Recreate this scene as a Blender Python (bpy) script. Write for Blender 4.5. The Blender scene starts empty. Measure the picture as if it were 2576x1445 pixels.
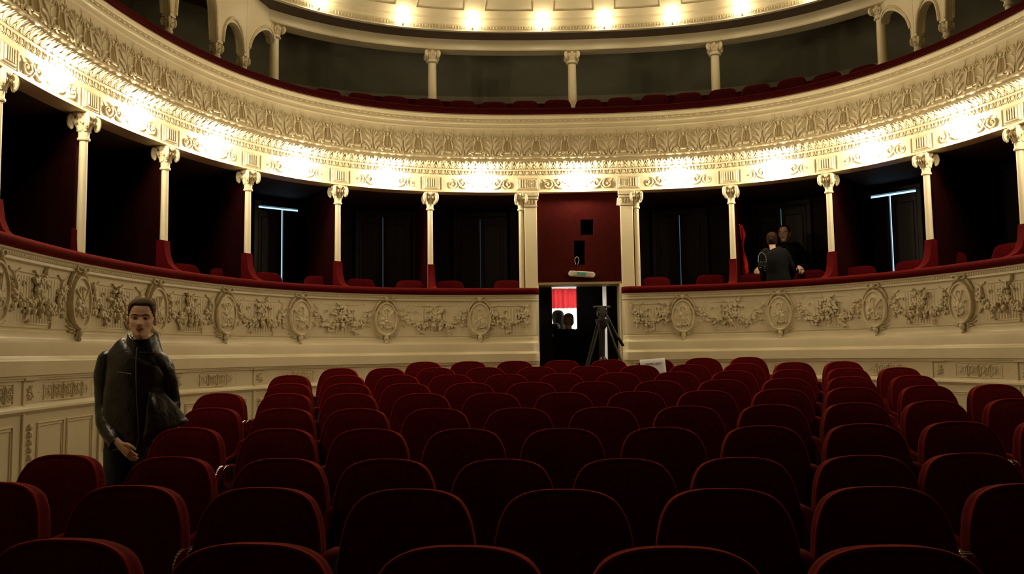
import bpy, bmesh, math, random
from math import sin, cos, pi, radians, atan2, sqrt, hypot
from mathutils import Vector, Matrix, Euler, noise
random.seed(7)
SC = bpy.context.scene
COL = SC.collection

# ---------------------------------------------------------------- camera, world, exposure
CZ = 1.455                                   # camera height above the front of the stalls floor
F, PITCH, ROLL = 2056.6, .0806, .0135        # focal length in pixels of the 2576 px wide frame
cam = bpy.data.cameras.new('camera')
cam.sensor_width = 36.0
cam.lens = F / 2576 * 36.0
cam.clip_start = .05
cam_ob = bpy.data.objects.new('camera', cam)
COL.objects.link(cam_ob)
cam_ob.matrix_world = Matrix.Translation((0, 0, CZ)) @ Matrix.Rotation(pi / 2 + PITCH, 4, 'X') @ Matrix.Rotation(-ROLL, 4, 'Z')
SC.camera = cam_ob
W = bpy.data.worlds.new('world')
W.use_nodes = True
W.node_tree.nodes['Background'].inputs[0].default_value = (1.0, .78, .5, 1)
W.node_tree.nodes['Background'].inputs[1].default_value = .012
SC.world = W
SC.view_settings.view_transform = 'Standard'
SC.view_settings.look = 'None'
SC.view_settings.gamma = 1.0
SC.view_settings.use_curve_mapping = False
SC.view_settings.exposure = 0.0
LAMP = 640.0          # radiance of a bulb on the first balcony
LAMP_UP = 130.0       # radiance of a bulb on the upper cornice
GAP = 1.0             # daylight behind the box doors
FOYER = 26.0          # watts of each added foyer ceiling light
try:
    SC.cycles.use_denoising = True
    SC.cycles.sample_clamp_indirect = 6.0
    SC.cycles.max_bounces = 6
except Exception:
    pass

# ---------------------------------------------------------------- plan of the horseshoe
CX, CY, TILT, R0 = .7107, 6.6324, .0159, 4.8705
Q = (-.0532, .0682, .0126)
TH_L, TH_R = -3.0, 2.9                     # how far the tiers run to the sides

def rad(th, off):
    return (R0 + off) * (1 + Q[0] * (1 - cos(2 * th)) / 2 + Q[1] * (1 - cos(4 * th)) / 2 + Q[2] * (1 - cos(6 * th)) / 2)
T0 = 1.75                                    # beyond this the tiers run straight towards the stage
def PT(th, off, h):
    if abs(th) > T0:
        s_ = 1 if th > 0 else -1
        a, b = PT(s_ * T0, off, h), PT(s_ * (T0 - .004), off, h)
        d = a - b
        return a + d.normalized() * (abs(th) - T0) * R0
    r = rad(th, off)
    return Vector((CX + r * sin(th + TILT), CY + r * cos(th + TILT), h + CZ))
def ANG(th, off=0.):
    a, b = PT(th - .002, off, 0), PT(th + .002, off, 0)
    return atan2(b.y - a.y, b.x - a.x)
def ray(px, py):
    uu, vv = px - 1288, py - 722.5
    c, s = cos(ROLL), sin(ROLL)
    u, v = c * uu - s * vv, s * uu + c * vv
    x, z = u / F, -v / F
    c, s = cos(PITCH), sin(PITCH)
    return Vector((x, c - s * z, s + c * z))
def at(px, py, depth):
    d = ray(px, py)
    d = d * (depth / d.y)
    return Vector((d.x, d.y, d.z + CZ))
def cyl(px, py, off):
    """(th, h) where the sight line through a pixel meets the tier at OFF."""
    d = ray(px, py)
    def f(t):
        x, y = d.x * t - CX, d.y * t - CY
        th = atan2(x, y) - TILT
        return hypot(x, y) - rad(th, off), th
    t, prev, hit = 2.0, None, None
    while t < 22:
        v = f(t)[0]
        if prev is not None and prev < 0 <= v: hit = t
        prev = v
        t += .02
    a, b = hit - .02, hit
    for _ in range(30):
        m = (a + b) / 2
        if f(m)[0] < 0: a = m
        else: b = m
    return f(a)[1], d.z * a

# ---------------------------------------------------------------- materials
def mat(name, col, rough=.6, metal=0., col2=None, nscale=8., bump=0., bscale=40., spec=.5, sheen=0., sheen_tint=None, emit=None, estr=0., stretch=None, coat=0., sheen_rough=.5):
    m = bpy.data.materials.new(name)
    m.use_nodes = True
    nt = m.node_tree
    b = nt.nodes['Principled BSDF']
    b.inputs['Base Color'].default_value = (*col, 1)
    b.inputs['Roughness'].default_value = rough
    b.inputs['Metallic'].default_value = metal
    b.inputs['Specular IOR Level'].default_value = spec
    b.inputs['Coat Weight'].default_value = coat
    if sheen:
        b.inputs['Sheen Weight'].default_value = sheen
        b.inputs['Sheen Roughness'].default_value = sheen_rough
        b.inputs['Sheen Tint'].default_value = (*(sheen_tint or (1, 1, 1)), 1)
    if emit:
        b.inputs['Emission Color'].default_value = (*emit, 1)
        b.inputs['Emission Strength'].default_value = estr
    tc = nt.nodes.new('ShaderNodeTexCoord')
    vec = tc.outputs['Object']
    if stretch:
        mp = nt.nodes.new('ShaderNodeMapping')
        mp.inputs['Scale'].default_value = stretch
        nt.links.new(vec, mp.inputs['Vector'])
        vec = mp.outputs['Vector']
    if col2:
        n = nt.nodes.new('ShaderNodeTexNoise')
        n.inputs['Scale'].default_value = nscale
        n.inputs['Detail'].default_value = 5
        nt.links.new(vec, n.inputs['Vector'])
        mx = nt.nodes.new('ShaderNodeMix')
        mx.data_type = 'RGBA'
        mx.inputs['A'].default_value = (*col, 1)
        mx.inputs['B'].default_value = (*col2, 1)
        rp = nt.nodes.new('ShaderNodeMapRange')
        rp.inputs['From Min'].default_value = .35
        rp.inputs['From Max'].default_value = .7
        nt.links.new(n.outputs['Fac'], rp.inputs['Value'])
        nt.links.new(rp.outputs['Result'], mx.inputs['Factor'])
        nt.links.new(mx.outputs['Result'], b.inputs['Base Color'])
    if bump:
        n = nt.nodes.new('ShaderNodeTexNoise')
        n.inputs['Scale'].default_value = bscale
        n.inputs['Detail'].default_value = 4
        nt.links.new(vec, n.inputs['Vector'])
        bp = nt.nodes.new('ShaderNodeBump')
        bp.inputs['Strength'].default_value = bump
        bp.inputs['Distance'].default_value = .01
        nt.links.new(n.outputs['Fac'], bp.inputs['Height'])
        nt.links.new(bp.outputs['Normal'], b.inputs['Normal'])
    return m

M = {}
M['plaster'] = mat('cream_plaster', (.80, .695, .455), .42, col2=(.75, .64, .40), nscale=3., bump=.12, bscale=60)
M['plaster_relief'] = mat('cream_plaster_relief', (.79, .685, .445), .5, col2=(.63, .52, .31), nscale=14., bump=.2, bscale=90)
M['velvet'] = mat('red_velvet', (.085, .0032, .0042), .9, col2=(.060, .0022, .003), nscale=30., bump=.12, bscale=400, spec=.04, sheen=.6, sheen_tint=(.85, .07, .015), sheen_rough=.3)
M['velvet_dark'] = mat('darker_red_velvet', (.040, .0022, .0028), .9, col2=(.028, .0016, .002), nscale=30., bump=.12, bscale=400, spec=.04, sheen=.3, sheen_tint=(.8, .06, .03), sheen_rough=.35)  # darker red for the gallery rail and chair backs
M['velvet_piping'] = mat('red_velvet_piping', (.26, .008, .004), .85, col2=(.20, .006, .003), nscale=60., spec=.05, sheen=.5, sheen_tint=(1, .12, .02), sheen_rough=.3)  # cord on the chair rim; its brighter red carries the lit rim sheen
M['velvet_wall'] = mat('dark_red_velvet', (.043, .0042, .0032), .9, col2=(.031, .003, .0024), nscale=12., bump=.15, bscale=200, spec=.05, sheen=.2, sheen_tint=(.7, .05, .03))
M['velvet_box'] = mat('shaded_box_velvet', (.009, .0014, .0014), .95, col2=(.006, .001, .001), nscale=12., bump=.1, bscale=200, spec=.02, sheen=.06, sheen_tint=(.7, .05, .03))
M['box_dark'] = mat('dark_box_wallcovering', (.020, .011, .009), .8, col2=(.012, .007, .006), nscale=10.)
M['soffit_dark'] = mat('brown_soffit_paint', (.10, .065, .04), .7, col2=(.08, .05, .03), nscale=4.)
M['gallery'] = mat('grey_green_wall_paint', (.36, .34, .23), .8, col2=(.31, .29, .20), nscale=2.)
M['gallery_lit_low'] = mat('painted_light_lower_wall', (.62, .56, .37), .7, col2=(.55, .49, .32), nscale=3.)  # paler tone paints in the light falling on the lower gallery wall
M['door_wood'] = mat('dark_brown_door_wood', (.045, .03, .022), .4, col2=(.03, .02, .015), nscale=6., stretch=(8, 8, 1))
M['light_wood'] = mat('pale_lintel_wood', (.45, .33, .17), .5, col2=(.36, .26, .13), nscale=6., stretch=(1, 8, 8))
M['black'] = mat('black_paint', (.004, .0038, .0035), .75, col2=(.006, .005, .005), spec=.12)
M['black_plastic'] = mat('black_plastic', (.02, .02, .02), .35, col2=(.025, .025, .024), nscale=20)
M['steel'] = mat('dull_steel', (.12, .115, .10), .4, .8, col2=(.09, .085, .08))
M['chrome'] = mat('ribbed_chrome', (.75, .74, .7), .12, 1.0, col2=(.65, .64, .6))
M['floor'] = mat('dark_red_carpet', (.06, .012, .01), .95, col2=(.045, .008, .008), nscale=40, bump=.3, bscale=300)
M['aisle'] = mat('worn_floor_boards', (.22, .16, .10), .5, col2=(.15, .10, .06), nscale=9, stretch=(1, 12, 1))
M['bulb'] = mat('glowing_bulb', (1, .9, .7), .3, emit=(1, .85, .60), estr=LAMP)
M['bulb_up'] = mat('glowing_bulb_cornice', (1, .9, .7), .3, emit=(1, .83, .55), estr=LAMP_UP)
M['brass'] = mat('brass', (.6, .45, .2), .35, 1.0, col2=(.5, .36, .15))
M['day'] = mat('daylit_passage', (.6, .75, .9), .5, emit=(.45, .75, 1.0), estr=GAP * 1.6)
M['day_dim'] = mat('dim_daylit_passage', (.3, .45, .55), .5, emit=(.25, .55, .75), estr=GAP * .25)
M['day_faint'] = mat('faint_daylit_passage', (.2, .3, .35), .5, emit=(.2, .45, .6), estr=GAP * .10)
M['white_wall'] = mat('white_foyer_paint', (.85, .83, .78), .6, col2=(.8, .78, .72))
M['foyer_glow'] = mat('added_foyer_light_panel', (1, 1, 1), .4, emit=(1, .95, .85), estr=7.)
M['foyer_window'] = mat('bright_foyer_window', (.9, .92, 1), .4, emit=(1, .98, .92), estr=1.0)
M['red_curtain'] = mat('bright_red_curtain', (.55, .02, .025), .8, col2=(.42, .012, .02), nscale=5, sheen=.3, sheen_tint=(1, .2, .2))
M['red_cloth'] = mat('scarlet_cloth', (.75, .008, .008), .7, col2=(.62, .004, .005), nscale=6)
M['skin'] = mat('skin', (.92, .60, .41), .5, col2=(.87, .53, .34), nscale=14, bump=.05, bscale=80)
M['skin_pale'] = mat('pale_skin', (.86, .54, .38), .5, col2=(.80, .47, .32), nscale=14)
M['lip'] = mat('lip_skin', (.42, .13, .10), .45, col2=(.38, .11, .09))
M['eye_white'] = mat('eye_white', (.6, .55, .5), .25, col2=(.55, .5, .45))
M['iris'] = mat('dark_iris', (.03, .025, .02), .15, col2=(.05, .04, .03))
M['hair_brown'] = mat('short_brown_hair', (.12, .062, .026), .8, col2=(.055, .027, .011), nscale=50, bump=.45, bscale=260, spec=.25)
M['hair_light'] = mat('light_brown_hair', (.026, .0115, .004), .8, col2=(.011, .005, .002), spec=.1, nscale=30, bump=.5, bscale=120, stretch=(1, 1, .3))
M['hair_grey'] = mat('grey_blond_hair', (.34, .25, .14), .7, col2=(.2, .14, .08), nscale=40, bump=.6, bscale=160)
M['hair_dark'] = mat('dark_hair', (.028, .02, .015), .5, col2=(.015, .01, .008), nscale=30, bump=.5, bscale=100, stretch=(1, 1, .2))
M['leather'] = mat('black_leather', (.006, .006, .0055), .34, col2=(.011, .0105, .0095), nscale=16, bump=.6, bscale=27, spec=.6)
M['fabric_black'] = mat('black_cloth', (.0035, .0036, .0035), .9, col2=(.005, .0052, .005), nscale=22, bump=.25, bscale=60, spec=.15)
M['jeans'] = mat('dark_jeans', (.018, .022, .032), .85, col2=(.012, .015, .022), nscale=60, bump=.3, bscale=120)
M['shoe'] = mat('black_shoe_leather', (.012, .012, .012), .3, col2=(.02, .02, .02))
M['zip'] = mat('zip_metal', (.10, .085, .05), .5, .6, col2=(.07, .06, .035))
M['paper'] = mat('white_paper', (.93, .93, .95), .7, col2=(.90, .90, .92))
M['ink'] = mat('black_ink', (.03, .03, .03), .6, col2=(.04, .04, .04))
M['sign_white'] = mat('cream_sign_plastic', (.62, .54, .42), .4, col2=(.58, .5, .38))
M['sign_face'] = mat('translucent_sign_face', (.50, .42, .32), .25, col2=(.42, .35, .26), nscale=3, stretch=(1, 1, 6))
M['teal'] = mat('teal_letters', (.0, .30, .26), .5, col2=(.0, .26, .22))
M['cable'] = mat('pale_cable', (.45, .36, .25), .5, col2=(.4, .32, .22))
M['pearl'] = mat('shiny_bag_trim', (.12, .12, .12), .2, .5, col2=(.09, .09, .09))

# ---------------------------------------------------------------- mesh helpers
class MB:
    def __init__(s): s.v, s.f = [], []
    def add(s, vs, fs):
        k = len(s.v)
        s.v += [tuple(p) for p in vs]
        s.f += [tuple(i + k for i in f) for f in fs]
        return s
    def box(s, x0, x1, y0, y1, z0, z1, bev=0.):
        if bev <= 0:
            return s.add([(x0, y0, z0), (x1, y0, z0), (x1, y1, z0), (x0, y1, z0), (x0, y0, z1), (x1, y0, z1), (x1, y1, z1), (x0, y1, z1)],
                         [(3, 2, 1, 0), (4, 5, 6, 7), (0, 1, 5, 4), (1, 2, 6, 5), (2, 3, 7, 6), (3, 0, 4, 7)])
        b = bev                                          # front edges (towards -y) chamfered
        vs = [(x0, y1, z0), (x1, y1, z0), (x1, y1, z1), (x0, y1, z1),
              (x0, y0 + b, z0), (x1, y0 + b, z0), (x1, y0 + b, z1), (x0, y0 + b, z1),
              (x0 + b, y0, z0 + b), (x1 - b, y0, z0 + b), (x1 - b, y0, z1 - b), (x0 + b, y0, z1 - b)]
        return s.add(vs, [(0, 3, 2, 1), (0, 1, 5, 4), (1, 2, 6, 5), (2, 3, 7, 6), (3, 0, 4, 7),
                          (4, 5, 9, 8), (5, 6, 10, 9), (6, 7, 11, 10), (7, 4, 8, 11), (8, 9, 10, 11)])
    def tube(s, path, radii, n=10, cap=True, ref=None, ell=None, closed=False):
        """path of points, one radius each (or (ra, rb): ra along the side axis, rb along the other)."""
        P = [Vector(p) for p in path]
        m = len(P)
        if not isinstance(radii, (list, tuple)): radii = [radii] * m
        rings = []
        prev = Vector(ref) if ref else None
        for i in range(m):
            a = P[i - 1] if i > 0 or closed else P[i]
            b = P[(i + 1) % m] if i < m - 1 or closed else P[i]
            t = (b - a)
            t = t.normalized() if t.length > 1e-9 else Vector((0, 0, 1))
            if prev is None:
                prev = Vector((1, 0, 0)) if abs(t.x) < .9 else Vector((0, 1, 0))
            u = (prev - t * prev.dot(t))
            u = u.normalized() if u.length > 1e-6 else t.orthogonal().normalized()
            w = t.cross(u)
            prev = u
            ra, rb = radii[i] if isinstance(radii[i], (list, tuple)) else (radii[i], radii[i])
            rings.append([P[i] + u * (cos(2 * pi * k / n) * ra) + w * (sin(2 * pi * k / n) * rb) for k in range(n)])
        vs = [p for r in rings for p in r]
        fs = []
        for i in range(m if closed else m - 1):
            for k in range(n):
                a, b = i * n + k, i * n + (k + 1) % n
                j = ((i + 1) % m) * n
                fs.append((a, b, j + (k + 1) % n, j + k))
        if cap and not closed:
            fs.append(tuple(range(n))[::-1])
            fs.append(tuple((m - 1) * n + k for k in range(n)))
        return s.add(vs, fs)
    def lathe(s, prof, n=16, c=(0, 0)):
        """profile of (r, z) turned about a vertical axis, closed by fans where r is 0."""
        vs, fs, rows = [], [], []
        for r, z in prof:
            if r < 1e-6:
                rows.append([len(vs)] * n); vs.append((c[0], c[1], z))
            else:
                rows.append(list(range(len(vs), len(vs) + n)))
                vs += [(c[0] + r * cos(2 * pi * k / n), c[1] + r * sin(2 * pi * k / n), z) for k in range(n)]
        for a, b in zip(rows, rows[1:]):
            for k in range(n):
                q = [a[k], a[(k + 1) % n], b[(k + 1) % n], b[k]]
                q = [x for i, x in enumerate(q) if x not in q[:i]]
                if len(q) > 2: fs.append(tuple(q))
        return s.add(vs, fs)
    def blob(s, c, r, nu=7, nv=5, rot=None):
        if not isinstance(r, (list, tuple)): r = (r, r, r)
        vs = []
        for i in range(nv + 1):
            a = pi * i / nv
            if i in (0, nv):
                vs.append(Vector((0, 0, cos(a) * r[2])))
            else:
                vs += [Vector((sin(a) * cos(2 * pi * k / nu) * r[0], sin(a) * sin(2 * pi * k / nu) * r[1], cos(a) * r[2])) for k in range(nu)]
        if rot is not None:
            vs = [rot @ p for p in vs]
        vs = [p + Vector(c) for p in vs]
        fs = [(0, 1 + k, 1 + (k + 1) % nu) for k in range(nu)]
        for i in range(nv - 2):
            for k in range(nu):
                a, b = 1 + i * nu, 1 + (i + 1) * nu
                fs.append((a + k, b + k, b + (k + 1) % nu, a + (k + 1) % nu))
        e = len(vs) - 1
        a = 1 + (nv - 2) * nu
        fs += [(a + k, e, a + (k + 1) % nu) for k in range(nu)]
        return s.add(vs, fs)
    # relief on a wall: plane x, z; it swells towards -y
    def ridge(s, pts, w, h, y0=0., back=.006):
        m = len(pts)
        if not isinstance(w, (list, tuple)): w = [w] * m
        if not isinstance(h, (list, tuple)): h = [h] * m
        vs, fs = [], []
        prof = [(-1, 0), (-.8, .55), (-.35, .95), (.35, .95), (.8, .55), (1, 0)]
        k = len(prof)
        for i, p in enumerate(pts):
            a, b = pts[max(i - 1, 0)], pts[min(i + 1, m - 1)]
            tx, tz = b[0] - a[0], b[1] - a[1]
            l = hypot(tx, tz) or 1
            nx, nz = -tz / l, tx / l
            for o, e in prof:
                vs.append((p[0] + nx * o * w[i] / 2, y0 + (back if e == 0 else -e * h[i]), p[1] + nz * o * w[i] / 2))
        for i in range(m - 1):
            for j in range(k - 1):
                fs.append((i * k + j, (i + 1) * k + j, (i + 1) * k + j + 1, i * k + j + 1))
        fs.append(tuple(range(k)))
        fs.append(tuple((m - 1) * k + j for j in range(k))[::-1])
        return s.add(vs, fs)
    def leaf(s, base, tip, width, h, bend=0., y0=0., lift=.0, n=5):
        """a pointed leaf with a raised mid rib; LIFT makes its tip curl out of the wall."""
        bx, bz = base; tx, tz = tip
        dx, dz = tx - bx, tz - bz
        l = hypot(dx, dz) or 1
        nx, nz = -dz / l, dx / l
        vs, fs = [], []
        for i in range(n + 1):
            t = i / n
            px = bx + dx * t + nx * bend * 4 * t * (1 - t)
            pz = bz + dz * t + nz * bend * 4 * t * (1 - t)
            wd = width * .5 * (.12 + .88 * sin(pi * min(1, .12 + t * .88) ** .8)) if 0 < t < 1 else width * (.12 if t == 0 else .02)
            y = y0 - lift * t ** 2.2
            vs += [(px - nx * wd, y + .005, pz - nz * wd), (px - nx * wd * .5, y - h * .75, pz - nz * wd * .5), (px, y - h * (.9 if t < 1 else .4), pz),
                   (px + nx * wd * .5, y - h * .75, pz + nz * wd * .5), (px + nx * wd, y + .005, pz + nz * wd)]
        for i in range(n):
            for j in range(4):
                fs.append((i * 5 + j, i * 5 + 5 + j, i * 5 + 6 + j, i * 5 + 1 + j))
        if lift:                                        # back of the leaf
            for i in range(n):
                fs.append((i * 5, i * 5 + 4, i * 5 + 9, i * 5 + 5))
        return s.add(vs, fs)
    def flip(s):
        s.f = [f[::-1] for f in s.f]
        return s
    def mirror(s):
        s.v = [(-x, y, z) for x, y, z in s.v]
        return s.flip()
    def move(s, dx=0, dy=0, dz=0, sc=1.):
        s.v = [(x * sc + dx, y * sc + dy, z * sc + dz) for x, y, z in s.v]
        return s
    def xform(s, mt):
        s.v = [tuple(mt @ Vector(p)) for p in s.v]
        return s
    def mesh(s, name, m, smooth=40):
        me = bpy.data.meshes.new(name)
        me.from_pydata(s.v, [], s.f)
        bm = bmesh.new(); bm.from_mesh(me)
        bmesh.ops.recalc_face_normals(bm, faces=bm.faces)
        bm.to_mesh(me); bm.free()
        if smooth:
            me.polygons.foreach_set('use_smooth', [True] * len(me.polygons))
            me.set_sharp_from_angle(angle=radians(smooth))
        me.materials.append(M[m] if isinstance(m, str) else m)
        me.update()
        return me

def obj(name, me, parent=None, loc=(0, 0, 0), rot=(0, 0, 0), scale=None, label=None, cat=None, group=None, kind=None):
    o = bpy.data.objects.new(name, me)
    COL.objects.link(o)
    o.location = loc
    o.rotation_euler = rot
    if scale: o.scale = scale
    if parent: o.parent = parent
    for k, v in (('label', label), ('category', cat), ('group', group), ('kind', kind)):
        if v: o[k] = v
    return o
def thing(name, label, cat, loc=(0, 0, 0), rot=(0, 0, 0), group=None, kind=None):
    return obj(name, None, None, loc, rot, None, label, cat, group, kind)
def part(name, mb, m, parent, smooth=40, loc=(0, 0, 0), rot=(0, 0, 0), label=None, kind=None):
    return obj(name, mb.mesh(name, m, smooth), parent, loc, rot, label=label, kind=kind)
def on_wall(name, me, parent, th, off, h, tiltx=0., **kw):
    return obj(name, me, parent, PT(th, off, h), (tiltx, 0, ANG(th, off)), **kw)

def sweep(prof, t0, t1, n, end_round=None, closed=True):
    """(off, h) profile carried round the horseshoe; END_ROUND = (at_start, at_end) angle over which the ends curl back."""
    mb = MB()
    m = len(prof)
    rows = []
    for i in range(n + 1):
        th = t0 + (t1 - t0) * i / n
        rows.append(th)
    if end_round:
        a, b = end_round
        if a: rows = [t0 + a * (1 - cos(k / 7 * pi / 2)) for k in range(7)] + [t for t in rows if t > t0 + a]
        if b: rows = [t for t in rows if t < t1 - b] + [t1 - b * (1 - sin(k / 7 * pi / 2)) for k in range(8)]
    vs = []
    for th in rows:
        d = 0.
        if end_round:
            for w, e in ((end_round[0], th - t0), (end_round[1], t1 - th)):
                if w and e < w:
                    q = 1 - e / w
                    d = .13 * (1 - sqrt(max(0, 1 - q * q)))
        for off, h in prof:
            vs.append(PT(th, off + (d if off < -.2 else 0), h))
    fs = []
    for i in range(len(rows) - 1):
        for j in range(m if closed else m - 1):
            fs.append((i * m + j, i * m + (j + 1) % m, (i + 1) * m + (j + 1) % m, (i + 1) * m + j))
    if closed:
        fs.append(tuple(range(m)))
        fs.append(tuple((len(rows) - 1) * m + j for j in range(m))[::-1])
    return mb.add(vs, fs)

ORD = 'first second third fourth fifth sixth seventh eighth ninth tenth eleventh twelfth thirteenth fourteenth fifteenth sixteenth seventeenth eighteenth nineteenth twentieth'.split()
def bez(p0, p1, p2, p3, n=8):
    return [tuple((1 - t) ** 3 * a + 3 * t * (1 - t) ** 2 * b + 3 * t * t * (1 - t) * c + t ** 3 * d for a, b, c, d in zip(p0, p1, p2, p3)) for t in [i / n for i in range(n + 1)]]
def spiral(cx, cz, r0, r1, a0, a1, n=14):
    return [(cx + (r0 + (r1 - r0) * i / n) * cos(a0 + (a1 - a0) * i / n), cz + (r0 + (r1 - r0) * i / n) * sin(a0 + (a1 - a0) * i / n)) for i in range(n + 1)]

# ================================================================ SETTING
COLS_L = [-.387, -.640, -.896, -1.152, -1.411, -1.667, -1.92, -2.175, -2.43]
COLS_R = [.458, .708, .958, 1.201, 1.45, 1.70, 1.955, 2.21]
DOOR_L, DOOR_R, DOOR_C = -.092, .156, .033

# stalls floor: flat at the front, raked behind, a little higher at the sides
ROW_Y = [2.13 + .855 * k for k in range(10)]
ROW_Z = [-.500, -.495, -.497, -.434, -.374, -.314, -.264, -.212, -.157, -.099]
SK, CV = .058, .030
def row_top(y):
    k = (y - 2.13) / .855
    if k <= 0: return ROW_Z[0]
    if k >= 9: return ROW_Z[9] + (k - 9) * .02
    i = int(k)
    return ROW_Z[i] + (ROW_Z[i + 1] - ROW_Z[i]) * (k - i)
CH = .95
def floor_h(x, y):
    return row_top(y + SK * x - CV * min((x - .35) ** 2, 9)) + .0015 * min((x - .35) ** 2, 9) - CH - .008
mb = MB()
nx, ny = 44, 66
vs = [Vector((-5.2 + 11.6 * i / nx, -.6 + 13.2 * j / ny, 0)) for j in range(ny + 1) for i in range(nx + 1)]
for p in vs: p.z = CZ + floor_h(p.x, p.y)
fs = [(j * (nx + 1) + i, j * (nx + 1) + i + 1, (j + 1) * (nx + 1) + i + 1, (j + 1) * (nx + 1) + i) for j in range(ny) for i in range(nx)]
mb.add(vs, fs)
obj('floor', mb.mesh('floor', 'aisle'), kind='structure')

# ---- stalls wall with parapet, ledges and dado
def wall_prof(bottom):
    return [(-.06, .79), (-.43, .79), (-.43, .775), (-.415, .765), (-.415, .742), (-.405, .736), (-.41, .728), (-.41, .712), (-.392, .704), (-.38, .70),
            (-.38, .235), (-.372, .228), (-.372, .218), (-.384, .208), (-.384, .165), (-.392, .152), (-.412, .142), (-.432, .130), (-.437, .112), (-.437, .025),
            (-.447, .012), (-.475, .002), (-.488, -.012), (-.488, -.115), (-.470, -.122), (-.470, -.134), (-.458, -.138), (-.458, -.150), (-.440, -.156), (-.440, -.325),
            (-.452, -.335), (-.475, -.352), (-.478, -.368), (-.462, -.385), (-.446, -.392), (-.440, -.40), (-.440, -.95), (-.46, -.96), (-.46, bottom), (-.06, bottom)]
wall_b = thing('wall_back', None, None, kind='structure')
part('wall_left', sweep(wall_prof(-1.75), TH_L, DOOR_L, 130, (0, .028)), 'plaster', wall_b, 35)
part('wall_right', sweep(wall_prof(-1.75), DOOR_R, TH_R, 120, (.028, 0)), 'plaster', wall_b, 35)

# velvet rails on the parapet
pad = [(-.05, .79), (-.44, .79), (-.468, .80), (-.478, .825), (-.474, .852), (-.455, .872), (-.42, .880), (-.05, .882)]
rl = thing('rail_cushion', 'red velvet padded rail of the boxes to the left of the exit door', 'rail', group='velvet rails of the boxes')
part('padding', sweep(pad, TH_L, DOOR_L, 130, (0, .03)), 'velvet', rl, 50)
rl = thing('rail_cushion', 'red velvet padded rail of the boxes to the right of the exit door', 'rail', group='velvet rails of the boxes')
part('padding', sweep(pad, DOOR_R, TH_R, 120, (.03, 0)), 'velvet', rl, 50)

# bead course under the rail
bead_me = MB().blob((0, 0, 0), (.012, .010, .012), 6, 4).mesh('bead', 'plaster_relief')
def course(name, me, parent, t0, t1, off, h, step, tilt=0., maxn=300, jit=0.):
    L, n = 0., 0
    th = t0
    while th < t1 and n < maxn:
        o = on_wall(name, me, parent, th, off, h, tilt)
        if jit: o.rotation_euler.y = random.uniform(-jit, jit)
        r = rad(th, off)
        th += step / r
        n += 1
def course_stuff(name, make, parent, t0, t1, off, h, step, m, tilt=0.):
    """one joined course of pieces too small to pick apart."""
    mb = MB()
    th = t0
    while th < t1:
        k = make()
        k.xform(Matrix.Translation(PT(th, off, h)) @ Matrix.Rotation(ANG(th, off), 4, 'Z') @ Matrix.Rotation(tilt, 4, 'X'))
        mb.add(k.v, k.f)
        th += step / rad(th, off)
    return part(name, mb, m, parent, 40, kind='stuff')
course_stuff('bead_course', lambda: MB().blob((0, 0, 0), (.013, .010, .011), 5, 4), wall_b, -1.95, DOOR_L - .03, -.413, .754, .031, 'plaster_relief')
course_stuff('bead_course', lambda: MB().blob((0, 0, 0), (.013, .010, .011), 5, 4), wall_b, DOOR_R + .03, 1.5, -.413, .754, .031, 'plaster_relief')

# ---- medallions
def medallion_mb(seed):
    rnd = random.Random(seed)
    mb = MB()
    a, b = .150, .225
    el = lambda s, n=28: [(a * s * cos(2 * pi * k / n), b * s * sin(2 * pi * k / n)) for k in range(n + 1)]
    n = 28                                                     # domed disc
    vs, fs = [], []
    for i, (s_, y) in enumerate(((1.0, .012), (1.0, -.038), (.96, -.052), (.90, -.052), (.86, -.036), (.80, -.036), (.55, -.046), (.25, -.052))):
        vs += [(a * s_ * cos(2 * pi * k / n), y, b * s_ * sin(2 * pi * k / n)) for k in range(n)]
        if i:
            fs += [((i - 1) * n + k, (i - 1) * n + (k + 1) % n, i * n + (k + 1) % n, i * n + k) for k in range(n)]
    fs.append(tuple(7 * n + k for k in range(n)))
    mb.add(vs, fs)
    # trophy of crossed instruments on the disc
    y = -.046
    for ang, l, w in ((rnd.uniform(50, 75), .30, .016), (rnd.uniform(105, 135), .30, .016), (rnd.uniform(75, 100), .26, .012), (rnd.uniform(20, 40), .17, .012), (rnd.uniform(140, 160), .17, .012)):
        t = radians(ang)
        dx, dz = cos(t) * l / 2, sin(t) * l / 2
        mb.ridge([(-dx * .95, -dz * .95 - .01), (0, -.01), (dx, dz - .01)], [w * .7, w, w * 1.4], .014, y)
    for k in range(3):
        x, z = rnd.uniform(-.06, .06), rnd.uniform(-.12, .02)
        mb.blob((x, y, z), (rnd.uniform(.025, .04), .02, rnd.uniform(.02, .045)), 8, 5)
    mb.ridge(spiral(rnd.uniform(-.02, .03), -.06, .065, .05, pi * 1.05, pi * 1.95), .02, .014, y)
    mb.ridge(spiral(-.01, .09, .05, .03, .2, 3.6), .014, .012, y)
    for k in range(7):
        t = rnd.uniform(0, 2 * pi)
        mb.leaf((.02 * cos(t), -.02 + .03 * sin(t)), (.085 * cos(t), -.01 + .13 * sin(t)), .024, .012, rnd.uniform(-.01, .01), y)
    return mb
def bow_mb():
    mb = MB()
    for sx in (-1, 1):
        mb.ridge([(0, .0), (sx * .035, .03), (sx * .075, .035), (sx * .085, .005), (sx * .05, -.012), (0, -.0)], .026, .034, 0)
        mb.ridge([(sx * .02, 0), (sx * .09, -.03), (sx * .135, -.10), (sx * .150, -.15)], [.02, .026, .022, .008], .02, .005)
    mb.blob((0, -.025, .0), (.026, .03, .03), 8, 6)
    mb.ridge([(-.012, .03), (-.02, .062)], .022, .022); mb.ridge([(.012, .03), (.02, .062)], .022, .022)
    return mb
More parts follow.
